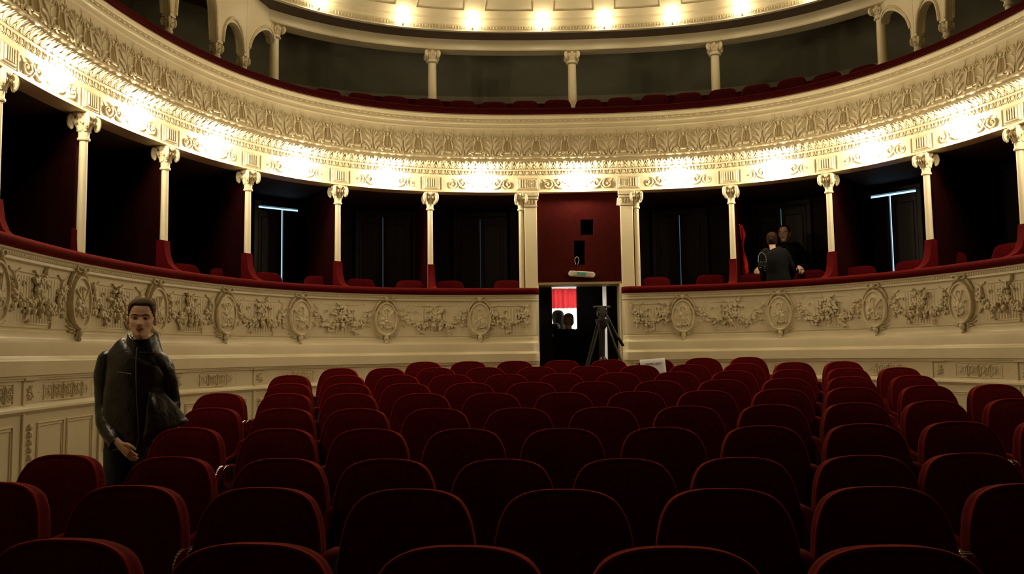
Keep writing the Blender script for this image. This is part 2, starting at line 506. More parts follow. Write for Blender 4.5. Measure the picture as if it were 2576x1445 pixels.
def palm_mb():
    mb = MB()
    for sx in (-1, 1):
        for i, (ang, l) in enumerate(((10, .15), (28, .17), (48, .16), (70, .12), (-12, .11))):
            t = radians(ang)
            mb.leaf((sx * .02, .0), (sx * (.02 + cos(t) * l), sin(t) * l), .03, .016, sx * -.012, .004)
        mb.ridge(spiral(sx * .05, -.025, .028, .008, pi / 2, pi / 2 - sx * 4.2, 10), .014, .016)
    mb.blob((0, -.02, -.03), (.03, .03, .045), 8, 6)
    mb.blob((0, -.02, -.085), (.016, .022, .022), 7, 5)
    return mb
MED_TH = [-.27, -.542, -.797, -1.039, -1.286, -1.562, -1.83, .333, .599, .857, 1.10, 1.345]
med_mes = [medallion_mb(k).mesh('medallion', 'plaster_relief') for k in range(4)]
bow_me = bow_mb().mesh('ribbon_bow', 'plaster_relief')
palm_me = palm_mb().mesh('palm_spray', 'plaster_relief')
for i, th in enumerate(MED_TH):
    md = on_wall('medallion', med_mes[i % 4], wall_b, th, -.38, .462)
    obj('ribbon_bow', bow_me, md, (0, -.02, .262))
    obj('palm_spray', palm_me, md, (0, -.008, -.215))

# ---- fluted panels with garlands between the medallions
def fluted_mb(x0, x1):
    mb = MB()
    n = max(2, round((x1 - x0) / .042))
    w = (x1 - x0) / n
    z0, z1 = .275, .615
    for k in range(n):                                          # raised fillets leave round-headed flutes between them
        c = x0 + (k + .5) * w
        mb.ridge([(c, z0), (c, z0 + .01), (c, z1 - .012), (c, z1)], [w * .50, w * .56, w * .56, w * .3], .010, .002)
    mb.ridge([(x0 - .02, .640), (x1 + .02, .640)], .012, .012)
    mb.ridge([(x0 - .03, z0 - .012), (x1 + .03, z0 - .012)], .01, .006)
    return mb
def garland_mb(x0, x1, seed):
    rnd = random.Random(seed)
    mb = MB()
    def cluster(x, z, n, sx, sz, r0, r1):
        for _ in range(n):
            cx_, cz_ = x + rnd.gauss(0, sx), z + rnd.gauss(0, sz)
            r = rnd.uniform(r0, r1) * .94
            if rnd.random() < .5:
                mb.blob((cx_, -rnd.uniform(.008, .035), cz_), (r, r * .9, r), 6, 4)
            else:
                t = rnd.uniform(0, 2 * pi)
                mb.leaf((cx_, cz_), (cx_ + cos(t) * r * 3.2, cz_ + sin(t) * r * 3.2), r * 2.1, r * .9, rnd.uniform(-.01, .01), -rnd.uniform(.004, .026))
    def drop(x, z0, z1, n, w=.022):
        for k in range(n):
            t = k / max(1, n - 1)
            cluster(x + rnd.uniform(-.006, .006), z0 + (z1 - z0) * t, 2, w * (1 - .6 * t), .008, .010, .019)
    def swag(a, b, sag, n):
        for k in range(n):
            t = (k + .5) / n
            x = a[0] + (b[0] - a[0]) * t
            z = a[1] + (b[1] - a[1]) * t - sag * 4 * t * (1 - t)
            cluster(x, z, 2, .018, .020, .012, .023)
    mid = (x0 + x1) / 2
    full = x1 - x0 > .6
    ends = [x0 + .05, mid, x1 - .05] if full else [x0 + .05, x1 - .05]
    for a, b in zip(ends, ends[1:]):
        swag((a, .545), (b, .545), .155, 24)
        m = (a + b) / 2
        drop(m, .385, .29, 5)
        cluster(m, .40, 13, .035, .022, .014, .025)
        mb.ridge(spiral(m - .04, .55, .03, .01, 0, 4.6, 10), .012, .016)
    for e in ends:
        cluster(e, .53, 17, .032, .040, .014, .027)
        drop(e, .47, .33 if e == mid else .36, 6)
        for s_ in (-1, 1):                                      # ribbon ends above each knot
            mb.ridge(bez((e, .60), (e + s_ * .03, .66), (e + s_ * .05, .62), (e + s_ * .08, .665), 6), [.012, .018, .018, .016, .016, .012, .006], .018)
    if full:
        cluster(mid, .565, 24, .05, .035, .016, .028)
        mb.blob((mid, -.03, .375), (.024, .024, .034), 8, 6)
    return mb
flute_me = fluted_mb(-.39, .39).mesh('fluted_panel', 'plaster')
gar_mes = [garland_mb(-.41, .41, 20 + k).mesh('garland', 'plaster_relief') for k in range(3)]
MT = sorted(MED_TH)
pairs = [(a, b) for a, b in zip(MT, MT[1:]) if not (a < 0 < b)]
for i, (a, b) in enumerate(pairs):
    th = (a + b) / 2
    wid = (b - a) * rad(th, -.38)
    s_ = (wid - .36) / .82
    fp = on_wall('fluted_panel', flute_me, wall_b, th, -.38, 0, scale=(s_, 1, 1))
    gp = on_wall('garland', gar_mes[i % 3], wall_b, th, -.384, 0, scale=(s_, 1, 1))
for x0, x1, th in ((-.255, .255, -.186), (-.22, .22, .242)):
    on_wall('fluted_panel', fluted_mb(x0, x1).mesh('fluted_panel', 'plaster'), wall_b, th, -.38, 0)
    on_wall('garland', garland_mb(x0 - .01, x1 + .01, 31).mesh('garland', 'plaster_relief'), wall_b, th, -.384, 0)

# ---- dado: pilaster strips, fretwork friezes, rosettes, framed panels
def fret_mb(w):
    mb = MB()
    z0, z1 = -.312, -.172
    for (a, b) in (((-w / 2, z1), (w / 2, z1)), ((-w / 2, z0), (w / 2, z0))):
        mb.ridge([a, b], .010, .010)
    for x in (-w / 2, w / 2):
        mb.ridge([(x, z0), (x, z1)], .010, .010)
    zc = (z0 + z1) / 2
    n = max(3, round(w / .072))
    st = w / n
    for k in range(n):
        x = -w / 2 + (k + .5) * st
        if k % 2 == 0:
            mb.blob((x, -.004, zc), (.010, .014, .010), 6, 4)
            for j in range(8):
                t = j * pi / 4
                mb.leaf((x + cos(t) * .010, zc + sin(t) * .010), (x + cos(t) * .038, zc + sin(t) * .042), .018, .011)
            mb.ridge([(x + .046 * cos(2 * pi * j / 14), zc + .050 * sin(2 * pi * j / 14)) for j in range(15)], .008, .008)
        else:
            for sx in (-1, 1):
                mb.leaf((x, z0 + .008), (x + sx * .028, zc), .018, .011, sx * -.01)
                mb.leaf((x, z1 - .008), (x + sx * .028, zc), .018, .011, sx * .01)
            mb.leaf((x, z0 + .006), (x, z1 - .02), .016, .014)
            mb.blob((x, -.004, z1 - .018), (.010, .012, .010), 6, 4)
    return mb
def rosette_mb():
    mb = MB()
    mb.blob((0, -.006, 0), (.012, .016, .012), 7, 5)
    for j in range(8):
        t = j * pi / 4 + .2
        l = .056 if j % 2 else .048
        mb.leaf((cos(t) * .008, sin(t) * .008), (cos(t) * l, sin(t) * l * 1.15), .026, .016, .004)
    return mb
def drop_mb():
    mb = MB()
    for k in range(6):
        z = -.03 - k * .055
        r = .024 * (1 - k * .08)
        mb.blob((0, -.012, z), (r, .02, .026), 7, 5)
        for sx in (-1, 1):
            mb.leaf((0, z + .015), (sx * r * 1.5, z - .02), .02, .012, 0, -.003)
    return mb
def frame_mb(w, z0, z1):
    mb = MB()
    for d, hh in ((0, .014), (.022, .009)):
        a, b, c, e = -w / 2 + d, w / 2 - d, z0 + d, z1 - d
        for q in (((a, c), (b, c)), ((b, c), (b, e)), ((b, e), (a, e)), ((a, e), (a, c))):
            mb.ridge(q, .014, hh)
    return mb
ros_me = rosette_mb().mesh('rosette', 'plaster_relief')
drp_me = drop_mb().mesh('fruit_drop', 'plaster_relief')
BRK = [-2.0, -1.763, -1.50, -1.235, -.952, -.675, -.40, -.12, .19, .46, .729, 1.011, 1.254, 1.50]
for a, b in zip(BRK, BRK[1:]):
    if a < 0 < b: continue
    r = rad((a + b) / 2, -.44)
    wid = (b - a) * r
    mid = (a + b) / 2
    st = MB()                                                   # pilaster strip with a sharp set-back joint
    st.box(-.004, .03, -.016, .02, -1.0, -.33, .004).box(-.01, .19, -.030, .02, -.155, -.118, .006).box(-.004, .02, -.012, .02, -.325, -.15, .004)
    on_wall('pilaster_strip', st.mesh('pilaster_strip', 'plaster'), wall_b, a, -.44, 0)
    on_wall('rosette', ros_me, wall_b, a + .10 / r, -.44, -.243)
    on_wall('fruit_drop', drp_me, wall_b, a + .10 / r, -.44, -.46)
    pw = wid - .27
    on_wall('fretwork_panel', fret_mb(pw).mesh('fretwork_panel', 'plaster_relief'), wall_b, a + (.19 + pw / 2) / r, -.44, 0)
    fw = (wid - .30) / 2
    for k in range(2):
        on_wall('framed_panel', frame_mb(fw - .03, -.88, -.47).mesh('framed_panel', 'plaster'), wall_b, a + (.20 + fw * (k + .5) + .02 * k) / r, -.44, 0)

# ---- boxes: back wall, ceiling, floor, partitions
wb = thing('wall_boxes', None, None, kind='structure')
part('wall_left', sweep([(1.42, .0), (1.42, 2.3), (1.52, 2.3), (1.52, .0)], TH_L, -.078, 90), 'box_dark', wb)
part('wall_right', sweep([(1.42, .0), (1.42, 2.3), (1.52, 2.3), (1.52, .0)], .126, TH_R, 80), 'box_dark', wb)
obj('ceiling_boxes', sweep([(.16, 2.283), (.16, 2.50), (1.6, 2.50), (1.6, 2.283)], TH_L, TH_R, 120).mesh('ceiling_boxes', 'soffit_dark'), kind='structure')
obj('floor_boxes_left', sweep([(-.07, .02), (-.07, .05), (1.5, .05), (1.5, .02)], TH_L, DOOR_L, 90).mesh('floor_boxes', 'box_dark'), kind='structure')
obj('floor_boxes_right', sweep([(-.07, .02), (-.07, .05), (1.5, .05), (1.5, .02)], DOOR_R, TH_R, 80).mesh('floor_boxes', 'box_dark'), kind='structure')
def plate_mb(pr, w):
    mb = MB()
    n = len(pr)
    vs = [(x, y, z) for x in (-w, w) for y, z in pr]
    return mb.add(vs, [tuple(range(n)), tuple(range(n, 2 * n))[::-1]] + [(k, (k + 1) % n, n + (k + 1) % n, n + k) for k in range(n)])
PANEL = [(1.41, .06), (1.41, 2.28), (.10, 2.28), (.10, 1.26), (.10, .06)]
FLARE = [(.100, 1.250), (.050, 1.256), (.004, 1.248), (-.004, 1.18), (-.018, 1.09), (-.055, 1.0), (-.12, .94), (-.21, .905), (-.33, .884), (-.33, .87), (-.045, .86), (-.045, .06), (.100, .06)]
LOW = [(.11, 1.2), (.06, 1.18), (.06, 1.1), (.05, .98), (.0, .915), (-.08, .886), (-.08, .87), (.0, .86), (.0, .06), (.11, .06)]
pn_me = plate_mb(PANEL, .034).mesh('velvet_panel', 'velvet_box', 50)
fl_me = plate_mb(FLARE, .045).mesh('padded_flare', 'velvet', 50)
lw_me = plate_mb(LOW, .042).mesh('padded_flare', 'velvet', 50)
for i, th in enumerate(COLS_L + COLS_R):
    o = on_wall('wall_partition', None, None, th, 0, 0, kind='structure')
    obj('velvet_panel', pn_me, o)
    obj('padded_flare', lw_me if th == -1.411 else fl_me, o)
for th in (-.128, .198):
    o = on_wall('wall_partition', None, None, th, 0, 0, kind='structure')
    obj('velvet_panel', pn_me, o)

# ---- doors at the back of the boxes, daylight behind their gaps
def leaf_mb(w, z0, z1):
    mb = MB()
    mb.box(-w / 2, w / 2, -.02, .02, z0, z1, .004)
    for a, b in ((z0 + .10, z0 + .75), (z0 + .85, z1 - .12)):
        for q in (((-w / 2 + .05, a), (w / 2 - .05, a)), ((w / 2 - .05, a), (w / 2 - .05, b)), ((w / 2 - .05, b), (-w / 2 + .05, b)), ((-w / 2 + .05, b), (-w / 2 + .05, a))):
            mb.ridge(q, .02, .012, -.02)
    return mb
def door(n, th, gap, top, glow, skew=0.):
    d = on_wall('door_%d' % n, None, None, th, 1.36, 0, kind='structure')
    W_, H = .36, 2.14
    fr = MB()
    fr.box(-W_ - .07, -W_, -.03, .05, .05, H + .02, .008).box(W_, W_ + .07, -.03, .05, .05, H + .02, .008).box(-W_ - .07, W_ + .07, -.03, .05, H + .02, H + .09, .008)
    part('door_frame', fr, 'door_wood', d)
    lw = W_ - gap / 2
    for s_ in (-1, 1):
        lf = part('door_leaf', leaf_mb(lw, .06, H - (top if s_ < 0 or skew == 0 else top * .6)), 'door_wood', d, loc=(s_ * (gap / 2 + lw / 2), 0, 0), rot=(0, 0, 0))
        kn = MB().lathe([(0, -.012), (.012, -.01), (.016, .002), (.01, .012), (0, .014)], 10).xform(Matrix.Rotation(pi / 2, 4, 'X'))
        part('door_knob', kn, 'brass', lf, loc=(-s_ * (lw / 2 - .05), -.035, 1.0))
    part('bright_gap', MB().box(-W_ + .005, W_ - .005, .035, .04, .08, H + (.015 if glow == 'day' else -.012)), glow, d)
for n, (px, py, gap, top, glow) in enumerate(((711, 520, .026, .016, 'day'), (964, 545, .012, .002, 'day_dim'), (1208, 545, .009, .002, 'day_faint'), (1708, 535, .009, .0015, 'day_dim'),
                                              (1963, 518, .014, .002, 'day_dim'), (2237, 480, .026, .020, 'day'), (2512, 430, .010, .0015, 'day_dim'), (466, 480, .006, .001, 'day_faint'))):
    door(n + 1, cyl(px, py, 1.34)[0], gap, top, glow)

# ---- first balcony: entablature, frieze, cornice, balcony front
wall_u = thing('wall_balcony', None, None, kind='structure')
ent = [(.20, 2.275), (-.022, 2.275), (-.022, 2.298), (-.002, 2.304), (-.002, 2.482), (-.020, 2.486), (-.030, 2.494), (-.030, 2.508), (-.042, 2.515), (-.045, 2.578),
       (-.062, 2.584), (-.064, 2.596), (-.054, 2.602), (-.056, 2.65), (-.072, 2.694), (-.086, 2.704), (-.086, 2.714), (-.058, 2.722), (-.062, 2.736), (-.084, 2.744), (-.104, 2.752),
       (-.106, 2.764), (-.098, 2.772), (-.094, 2.780), (-.088, 2.84), (-.080, 2.94), (-.074, 3.06), (-.070, 3.172), (-.086, 3.177), (-.086, 3.190), (-.076, 3.198), (-.076, 3.240), (-.092, 3.248), (-.092, 3.270), (-.080, 3.277),
       (-.080, 3.322), (-.096, 3.328), (-.102, 3.362), (-.085, 3.386), (.08, 3.386), (.08, 2.60), (.20, 2.60)]
part('balcony_front', sweep(ent, TH_L, TH_R, 230), 'plaster', wall_u, 32)
pad_u = [(.10, 3.386), (-.088, 3.386), (-.108, 3.398), (-.112, 3.425), (-.106, 3.460), (-.085, 3.478), (-.04, 3.484), (.10, 3.484)]
rl = thing('rail_cushion', 'dark red velvet rail on top of the curved balcony front', 'rail')
part('padding', sweep(pad_u, TH_L, TH_R, 200), 'velvet_dark', rl, 50)

def palmette_mb():
    mb = MB()
    for sx in (-1, 1):
        mb.ridge(bez((sx * .020, .050), (sx * .095, .07), (sx * .05, .15), (sx * .044, .18), 8) + bez((sx * .044, .18), (sx * .032, .225), (sx * .05, .25), (sx * .068, .250), 5)[1:], [.018] * 9 + [.017, .016, .015, .013, .010], .018)
        mb.ridge([(sx * .068, .268), (sx * .068, .33)], .014, .010)
        mb.ridge([(sx * .048, .336), (sx * .088, .336)], .010, .012)
        # acanthus that curls round the lyre
        mb.leaf((sx * .150, .012), (sx * .050, .040), .055, .024, sx * -.022)
        mb.leaf((sx * .175, .02), (sx * .082, .115), .062, .026, sx * -.034)
        mb.leaf((sx * .185, .07), (sx * .100, .205), .060, .026, sx * -.036)
        mb.leaf((sx * .192, .13), (sx * .128, .262), .046, .022, sx * -.022)
        mb.ridge(spiral(sx * .072, .042, .034, .010, -pi / 2, -pi / 2 + sx * 4.6, 12), .018, .022)
        mb.leaf((sx * .115, .235), (sx * .085, .290), .026, .014, sx * .012)
    mb.ridge([(.080 * cos(pi * k / 10), .222 + .056 * sin(pi * k / 10)) for k in range(11)], .012, .014)
    mb.ridge([(-.056, .205), (.056, .205)], .012, .014)
    for x in (-.020, 0, .020):
        mb.ridge([(x, .06), (x, .20)], .006, .010)
    mb.box(-.042, .042, -.020, .004, .030, .058, .006)
    mb.blob((0, -.008, .235), (.016, .015, .022), 7, 5)
    mb.blob((0, -.006, .285), (.011, .011, .013), 6, 4)
    # fan of acanthus between two lyres
    x = .205
    mb.ridge([(x, .0), (x, .10), (x, .19)], [.046, .036, .024], .018)
    for ang, l in ((-78, .075), (-50, .105), (-25, .125), (0, .135), (25, .125), (50, .105), (78, .075)):
        t = radians(ang)
        mb.leaf((x + sin(t) * .01, .165), (x + sin(t) * l * .9, .165 + cos(t) * l), .036, .020, .0)
    return mb
pal_me = palmette_mb().mesh('palmette', 'plaster_relief')
th = cyl(1421, 360, -.08)[0]
step = .0852
k0 = int((th - (-1.95)) / step)
for k in range(-k0, 40):
    t = th + k * step * (4.87 / rad(th + k * step, 0)) ** 0
    if t < 1.62: on_wall('palmette', pal_me, wall_u, t, -.093, 2.776, -.07, scale=(1, 1.15, 1.12))
def acanthus_mb():
    mb = MB()
    mb.leaf((0, -.006), (0, .080), .068, .013, 0, 0, .092, 6)
    for sx in (-1, 1):
        mb.leaf((sx * .006, .006), (sx * .044, .076), .034, .012, sx * .006, -.004, .078, 5)
        mb.leaf((sx * .018, -.006), (sx * .054, .040), .024, .009, sx * .004, -.002, .030, 4)
    return mb
aca_me = acanthus_mb().mesh('acanthus_leaf', 'plaster_relief')
course('acanthus_leaf', aca_me, wall_u, -1.72, 1.42, -.054, 2.606, .0925, .0, jit=.22)
def egg_mb():
    mb = MB()
    mb.blob((0, -.002, .034), (.025, .013, .029), 8, 6)
    mb.ridge([(.036 * cos(t), .036 + .036 * sin(t)) for t in [pi + pi * k / 8 for k in range(9)]], .010, .012)
    mb.leaf((.0455, .07), (.0455, .0), .012, .014)
    return mb
egg_me = egg_mb().mesh('egg_moulding', 'plaster_relief')
course('egg_moulding', egg_me, wall_u, -1.72, 1.42, -.043, 2.513, .091)
lo_me = MB().blob((0, 0, 0), (.030, .013, .012), 7, 4).blob((.042, 0, 0), (.009, .011, .011), 5, 4).mesh('bead_moulding', 'plaster_relief')
course('bead_moulding', lo_me, wall_u, -1.80, 1.52, -.082, 3.299, .0835)

def triglyph_mb():
    mb = MB()
    mb.box(-.122, .122, -.020, .01, 2.304, 2.482, .006)
    mb.box(-.100, .100, -.034, .0, 2.318, 2.470, .008)
    for k in range(5):
        x = -.062 + k * .031
        mb.ridge([(x, 2.340), (x, 2.455)], .020, .014, -.032)
    mb.box(-.165, -.145, -.014, .01, 2.304, 2.482, .004).box(.145, .165, -.014, .01, 2.304, 2.482, .004)
    return mb
def flower_block_mb(side):
    mb = MB()
    mb.box(-.165, .165, -.022, .01, 2.304, 2.482, .006)
    mb.box(-.145, .145, -.034, .0, 2.316, 2.472, .008)
    for k in range(3):
        x = side * (-.105 + k * .034)
        mb.ridge([(x, 2.338), (x, 2.455)], .020, .014, -.032)
    cx_ = side * .055
    for q in (((cx_ - .065, 2.338), (cx_ + .065, 2.338)), ((cx_ + .065, 2.338), (cx_ + .065, 2.452)), ((cx_ + .065, 2.452), (cx_ - .065, 2.452)), ((cx_ - .065, 2.452), (cx_ - .065, 2.338))):
        mb.ridge(q, .010, .008, -.032)
    mb.blob((cx_, -.036, 2.395), (.012, .014, .012), 6, 4)
    for j in range(8):
        t = j * pi / 4
        mb.leaf((cx_ + cos(t) * .01, 2.395 + sin(t) * .01), (cx_ + cos(t) * .052, 2.395 + sin(t) * .045), .024, .011, 0, -.030)
    return mb
tri_me = triglyph_mb().mesh('triglyph', 'plaster_relief')
for th in COLS_L + COLS_R:
    on_wall('triglyph', tri_me, wall_u, th, 0, 0)
on_wall('triglyph', flower_block_mb(1).mesh('triglyph', 'plaster_relief'), wall_u, -.112, 0, 0)
on_wall('triglyph', flower_block_mb(-1).mesh('triglyph', 'plaster_relief'), wall_u, .180, 0, 0)
def scroll_mb(w):
    mb = MB()
    z0, z1, zc = 2.314, 2.472, 2.393
    for q in (((-w / 2, z0), (w / 2, z0)), ((w / 2, z0), (w / 2, z1)), ((w / 2, z1), (-w / 2, z1)), ((-w / 2, z1), (-w / 2, z0))):
        mb.ridge(q, .012, .010)
    for sx in (-1, 1):
        e = w / 2 - .092
        X = lambda pts: [(sx * x, z) for x, z in pts]
        mb.ridge(X(spiral(e, zc - .004, .068, .012, 2.4, 2.4 + 7.6, 22)), [.028 - .0006 * k for k in range(23)], .030)
        mb.ridge(X(spiral(e - .150, zc + .012, .056, .010, -.6, -.6 - 6.6, 18)), .024, .028)
        mb.ridge(X(bez((e - .03, zc + .064), (e - .10, zc + .074), (e - .10, zc - .064), (e - .20, zc - .060), 8)), .028, .028)
        mb.ridge(X(bez((e - .05, zc - .064), (e - .09, zc - .072), (e - .12, zc + .06), (e - .17, zc + .068), 8)), .022, .024)
        for a, b, wd, bd in (((e - .06, zc - .03), (e - .125, zc + .072), .040, .012), ((e - .19, zc - .05), (e - .30, zc + .03), .050, .014), ((e - .20, zc + .04), (e - .32, zc - .05), .040, -.014),
                             ((e + .02, zc), (e + .075, zc + .070), .034, 0), ((e + .02, zc - .01), (e + .075, zc - .070), .034, 0), ((e - .08, zc + .03), (e - .05, zc - .068), .026, .01)):
            mb.leaf((sx * a[0], a[1]), (sx * b[0], b[1]), wd, .020, sx * bd)
        mb.blob((sx * e, -.018, zc - .004), (.017, .020, .017), 7, 5)
        mb.blob((sx * (e - .150), -.016, zc + .012), (.014, .018, .014), 7, 5)
    return mb
BLK = sorted(COLS_L + COLS_R + [-.112, .180, -2.685, -2.94, 2.465, 2.72])
BAYS = []
for a, b in zip(BLK, BLK[1:]):
    r = rad((a + b) / 2, 0)
    w = (b - a) * r - (.36 if a not in (-.112, .18) and b not in (-.112, .18) else .39)
    BAYS.append((a + b) / 2)
    on_wall('scroll_panel', scroll_mb(w).mesh('scroll_panel', 'plaster_relief'), wall_u, (a + b) / 2, 0, 0)

# ---- upper gallery
obj('floor_gallery', sweep([(.07, 2.51), (.07, 2.60), (1.0, 2.62), (1.0, 2.80), (2.9, 2.82), (2.9, 2.51)], TH_L, TH_R, 110).mesh('floor_gallery', 'gallery'), kind='structure')
wg = thing('wall_gallery', None, None, kind='structure')
part('wall_upper', sweep([(2.75, 4.55), (2.75, 5.5), (2.85, 5.5), (2.85, 4.55)], TH_L, TH_R, 110), 'gallery', wg)
part('wall_lit_lower', sweep([(2.73, 2.6), (2.73, 4.55), (2.85, 4.55), (2.85, 2.6)], TH_L, TH_R, 110), 'gallery_lit_low', wg)  # lit lower part of the same wall, its light put into the colour
ARC_L, ARC_R = -.738, .791
obj('trim_1', sweep([(.84, 4.674), (.83, 4.69), (.83, 4.835), (1.06, 4.835), (1.06, 4.674)], ARC_L - .02, ARC_R + .02, 70).mesh('trim_1', 'plaster', 32), kind='structure')
obj('ceiling_gallery', sweep([(.56, 4.838), (.56, 5.56), (2.9, 5.56), (2.9, 5.47), (1.12, 5.47), (1.12, 4.838)], TH_L, TH_R, 110).mesh('ceiling_gallery', 'soffit_dark'), kind='structure')
ceil = thing('ceiling', None, None, kind='structure')
corn = [(.56, 4.838), (.50, 4.838), (.498, 4.852), (.488, 4.860), (.486, 4.915), (.470, 4.925), (.465, 4.965), (.440, 4.985), (.435, 5.02), (.42, 5.03), (.40, 5.035), (.30, 5.13), (.12, 5.30), (-.2, 5.52), (-.8, 5.78), (-1.8, 6.02), (-3.2, 6.18), (-3.2, 6.3), (-1.8, 6.16), (-.8, 5.95), (0, 5.6), (.56, 5.3)]
part('ceiling_cove', sweep(corn, ARC_L - .07, ARC_R + .07, 100), 'plaster', ceil, 40)
for t0, t1 in ((TH_L, ARC_L - .07), (ARC_R + .07, TH_R)):
    part('ceiling_side', sweep([(-3.2, 5.75), (-3.2, 5.85), (2.9, 5.85), (2.9, 5.75)], t0, t1, 60), 'plaster', ceil)
tooth_me = MB().leaf((0, .005), (0, .052), .030, .014).leaf((.022, .05), (.022, .005), .022, .010).mesh('leaf_moulding', 'plaster_relief')
course('leaf_moulding', tooth_me, ceil, -.80, .86, .487, 4.860, .048)
# raised frames on the cove, stepping back over each lamp bay
UPL = [cyl(x, y, .44)[0] for x, y in ((805, 25), (1015, 45), (1190, 60), (1365, 58), (1520, 52), (1690, 42), (1865, 20))]
def cove_frame(t0, t1):
    mb = MB()
    def strip(pts, w):
        mb.tube(pts, [(w, w * .6)] * len(pts), 6)
    def cp(t, k):
        a = (.345, 5.095); b = (-.05, 5.42)
        return PT(t, a[0] + (b[0] - a[0]) * k - .012, a[1] + (b[1] - a[1]) * k - .012)
    n = 8
    for k in (0., .35, 1.):
        strip([cp(t0 + (t1 - t0) * i / n, k) for i in range(n + 1)], .009)
    for t in (t0, t1):
        strip([cp(t, k / 4) for k in range(5)], .009)
    for i in range(5):
        t = t0 + (t1 - t0) * (i + .5) / 5
        c = cp(t, .68)
        for j in range(6):
            mb.blob(c + Vector((random.uniform(-.05, .05), random.uniform(-.03, .03), random.uniform(-.05, .05))), .022, 6, 4)
    return mb
ub = [-.80] + UPL + [.66, .86]
for a, b in zip(ub, ub[1:]):
    part('cove_panel', cove_frame(a + .028, b - .028), 'plaster_relief', ceil)

# ---- the exit doorway in the middle
da = ANG(DOOR_C, .1)
dp = PT(DOOR_C, .08, 0)
head = thing('wall_door_head', None, None, dp, (0, 0, da), kind='structure')
XS = [-.60, -.061, .039, .095, .224, .60]
ZS = [.998, 1.242, 1.589, 1.668, 1.890, 2.28]
mb = MB()
for i in range(5):
    for j in range(5):
        xm, zm = (XS[i] + XS[i + 1]) / 2, (ZS[j] + ZS[j + 1]) / 2
        inA = .039 < xm < .224 and 1.668 < zm < 1.890
        inB = -.061 < xm < .095 and 1.242 < zm < 1.589
        if not (inA or inB):
            mb.add([(XS[i], 0, ZS[j]), (XS[i + 1], 0, ZS[j]), (XS[i + 1], 0, ZS[j + 1]), (XS[i], 0, ZS[j + 1])], [(0, 1, 2, 3)])
for x0, x1, z0, z1 in ((.039, .224, 1.668, 1.890), (-.061, .095, 1.242, 1.589)):
    q = [(x0, z0), (x1, z0), (x1, z1), (x0, z1)]
    mb.add([(x, 0, z) for x, z in q] + [(x, .20, z) for x, z in q], [(k, (k + 1) % 4, 4 + (k + 1) % 4, 4 + k) for k in range(4)])
part('velvet_panel', mb, 'velvet_wall', head, 0)
for x0, x1, z0, z1 in ((.039, .224, 1.668, 1.890), (-.061, .095, 1.242, 1.589)):
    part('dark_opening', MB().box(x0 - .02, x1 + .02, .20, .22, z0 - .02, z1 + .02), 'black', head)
part('lintel', MB().box(-.60, .60, .002, .42, .958, .997, .006), 'light_wood', head)
for s_ in (-1, 1):
    part('door_jamb', MB().box(s_ * .595 - .02, s_ * .595 + .02, -.02, .42, -1.12, .96, .004), 'plaster', head)
# foyer behind it
fy = thing('wall_foyer', None, None, kind='structure')
def boxw(x0, x1, y0, y1, h0, h1): return MB().box(x0, x1, y0, y1, h0 + CZ, h1 + CZ)
Y1, Y2 = 12.25, 13.22
xl, xr = (1388 - 1288) / F * Y1, (1524 - 1288) / F * Y1
pl_, pr_ = dp.x - .62, dp.x + .66
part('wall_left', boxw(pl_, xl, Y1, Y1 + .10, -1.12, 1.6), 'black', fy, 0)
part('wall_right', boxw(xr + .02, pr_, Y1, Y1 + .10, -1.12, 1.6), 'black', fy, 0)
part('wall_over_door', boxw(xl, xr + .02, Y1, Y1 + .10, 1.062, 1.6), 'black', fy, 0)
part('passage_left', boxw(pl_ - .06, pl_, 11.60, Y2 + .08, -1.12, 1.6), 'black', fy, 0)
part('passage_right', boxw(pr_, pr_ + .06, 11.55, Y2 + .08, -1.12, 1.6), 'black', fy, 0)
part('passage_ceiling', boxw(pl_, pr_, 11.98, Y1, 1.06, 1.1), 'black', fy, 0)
part('passage_ceiling', boxw(pl_, pr_, Y1, Y2, 1.37, 1.45), 'white_wall', fy, 0)
part('wall_near', boxw(-1.6, pl_, Y2, Y2 + .08, -1.12, 1.6).box(pr_, 4.4, Y2, Y2 + .08, CZ - 1.12, CZ + 1.6), 'white_wall', fy, 0)
part('wall_far', boxw(-1.6, 4.4, 17.0, 17.1, -1.12, 1.6), 'white_wall', fy, 0)
part('wall_side_left', boxw(-1.7, -1.6, Y2, 17.1, -1.12, 1.6), 'white_wall', fy, 0)
part('wall_side_right', boxw(4.4, 4.5, Y2, 17.1, -1.12, 1.6), 'white_wall', fy, 0)
obj('ceiling_foyer', boxw(-1.7, 4.5, Y2, 17.1, 1.37, 1.45).mesh('ceiling_foyer', 'white_wall', 0), kind='structure')
obj('floor_foyer', boxw(-1.7, 4.5, Y2, 17.1, -1.2, -1.075).mesh('floor_foyer', 'aisle', 0), kind='structure')
obj('floor_passage', boxw(pl_, pr_, 11.3, Y2, -1.2, -1.075).mesh('floor_passage', 'aisle', 0), kind='structure')
wn = thing('window_1', None, None, kind='structure')
part('pane', boxw(.45, 1.75, 16.93, 16.97, .10, .90), 'foyer_window', wn, 0)
part('window_frame', boxw(.38, .45, 16.88, 17.0, .05, .95).box(1.75, 1.82, 16.88, 17.0, CZ + .05, CZ + .95), 'white_wall', wn, 0)
for x in (1.15, 2.9):  # glowing panels added to whiten the foyer ceiling and light the room
    t = thing('added_ceiling_light', 'added glowing ceiling panel in the foyer ' + ('in front of the red curtain' if x < 1.5 else 'behind the open black door leaf'), 'lamp', (x, 16.05 if x < 1.5 else 14.6, CZ + 1.37))
    part('panel_housing', MB().box(-.62, .62, -.47, .47, -.03, 0), 'white_wall', t, 0)
    part('glow_panel', MB().box(-.6, .6, -.45, .45, -.055, -.03), 'foyer_glow', t, 0)
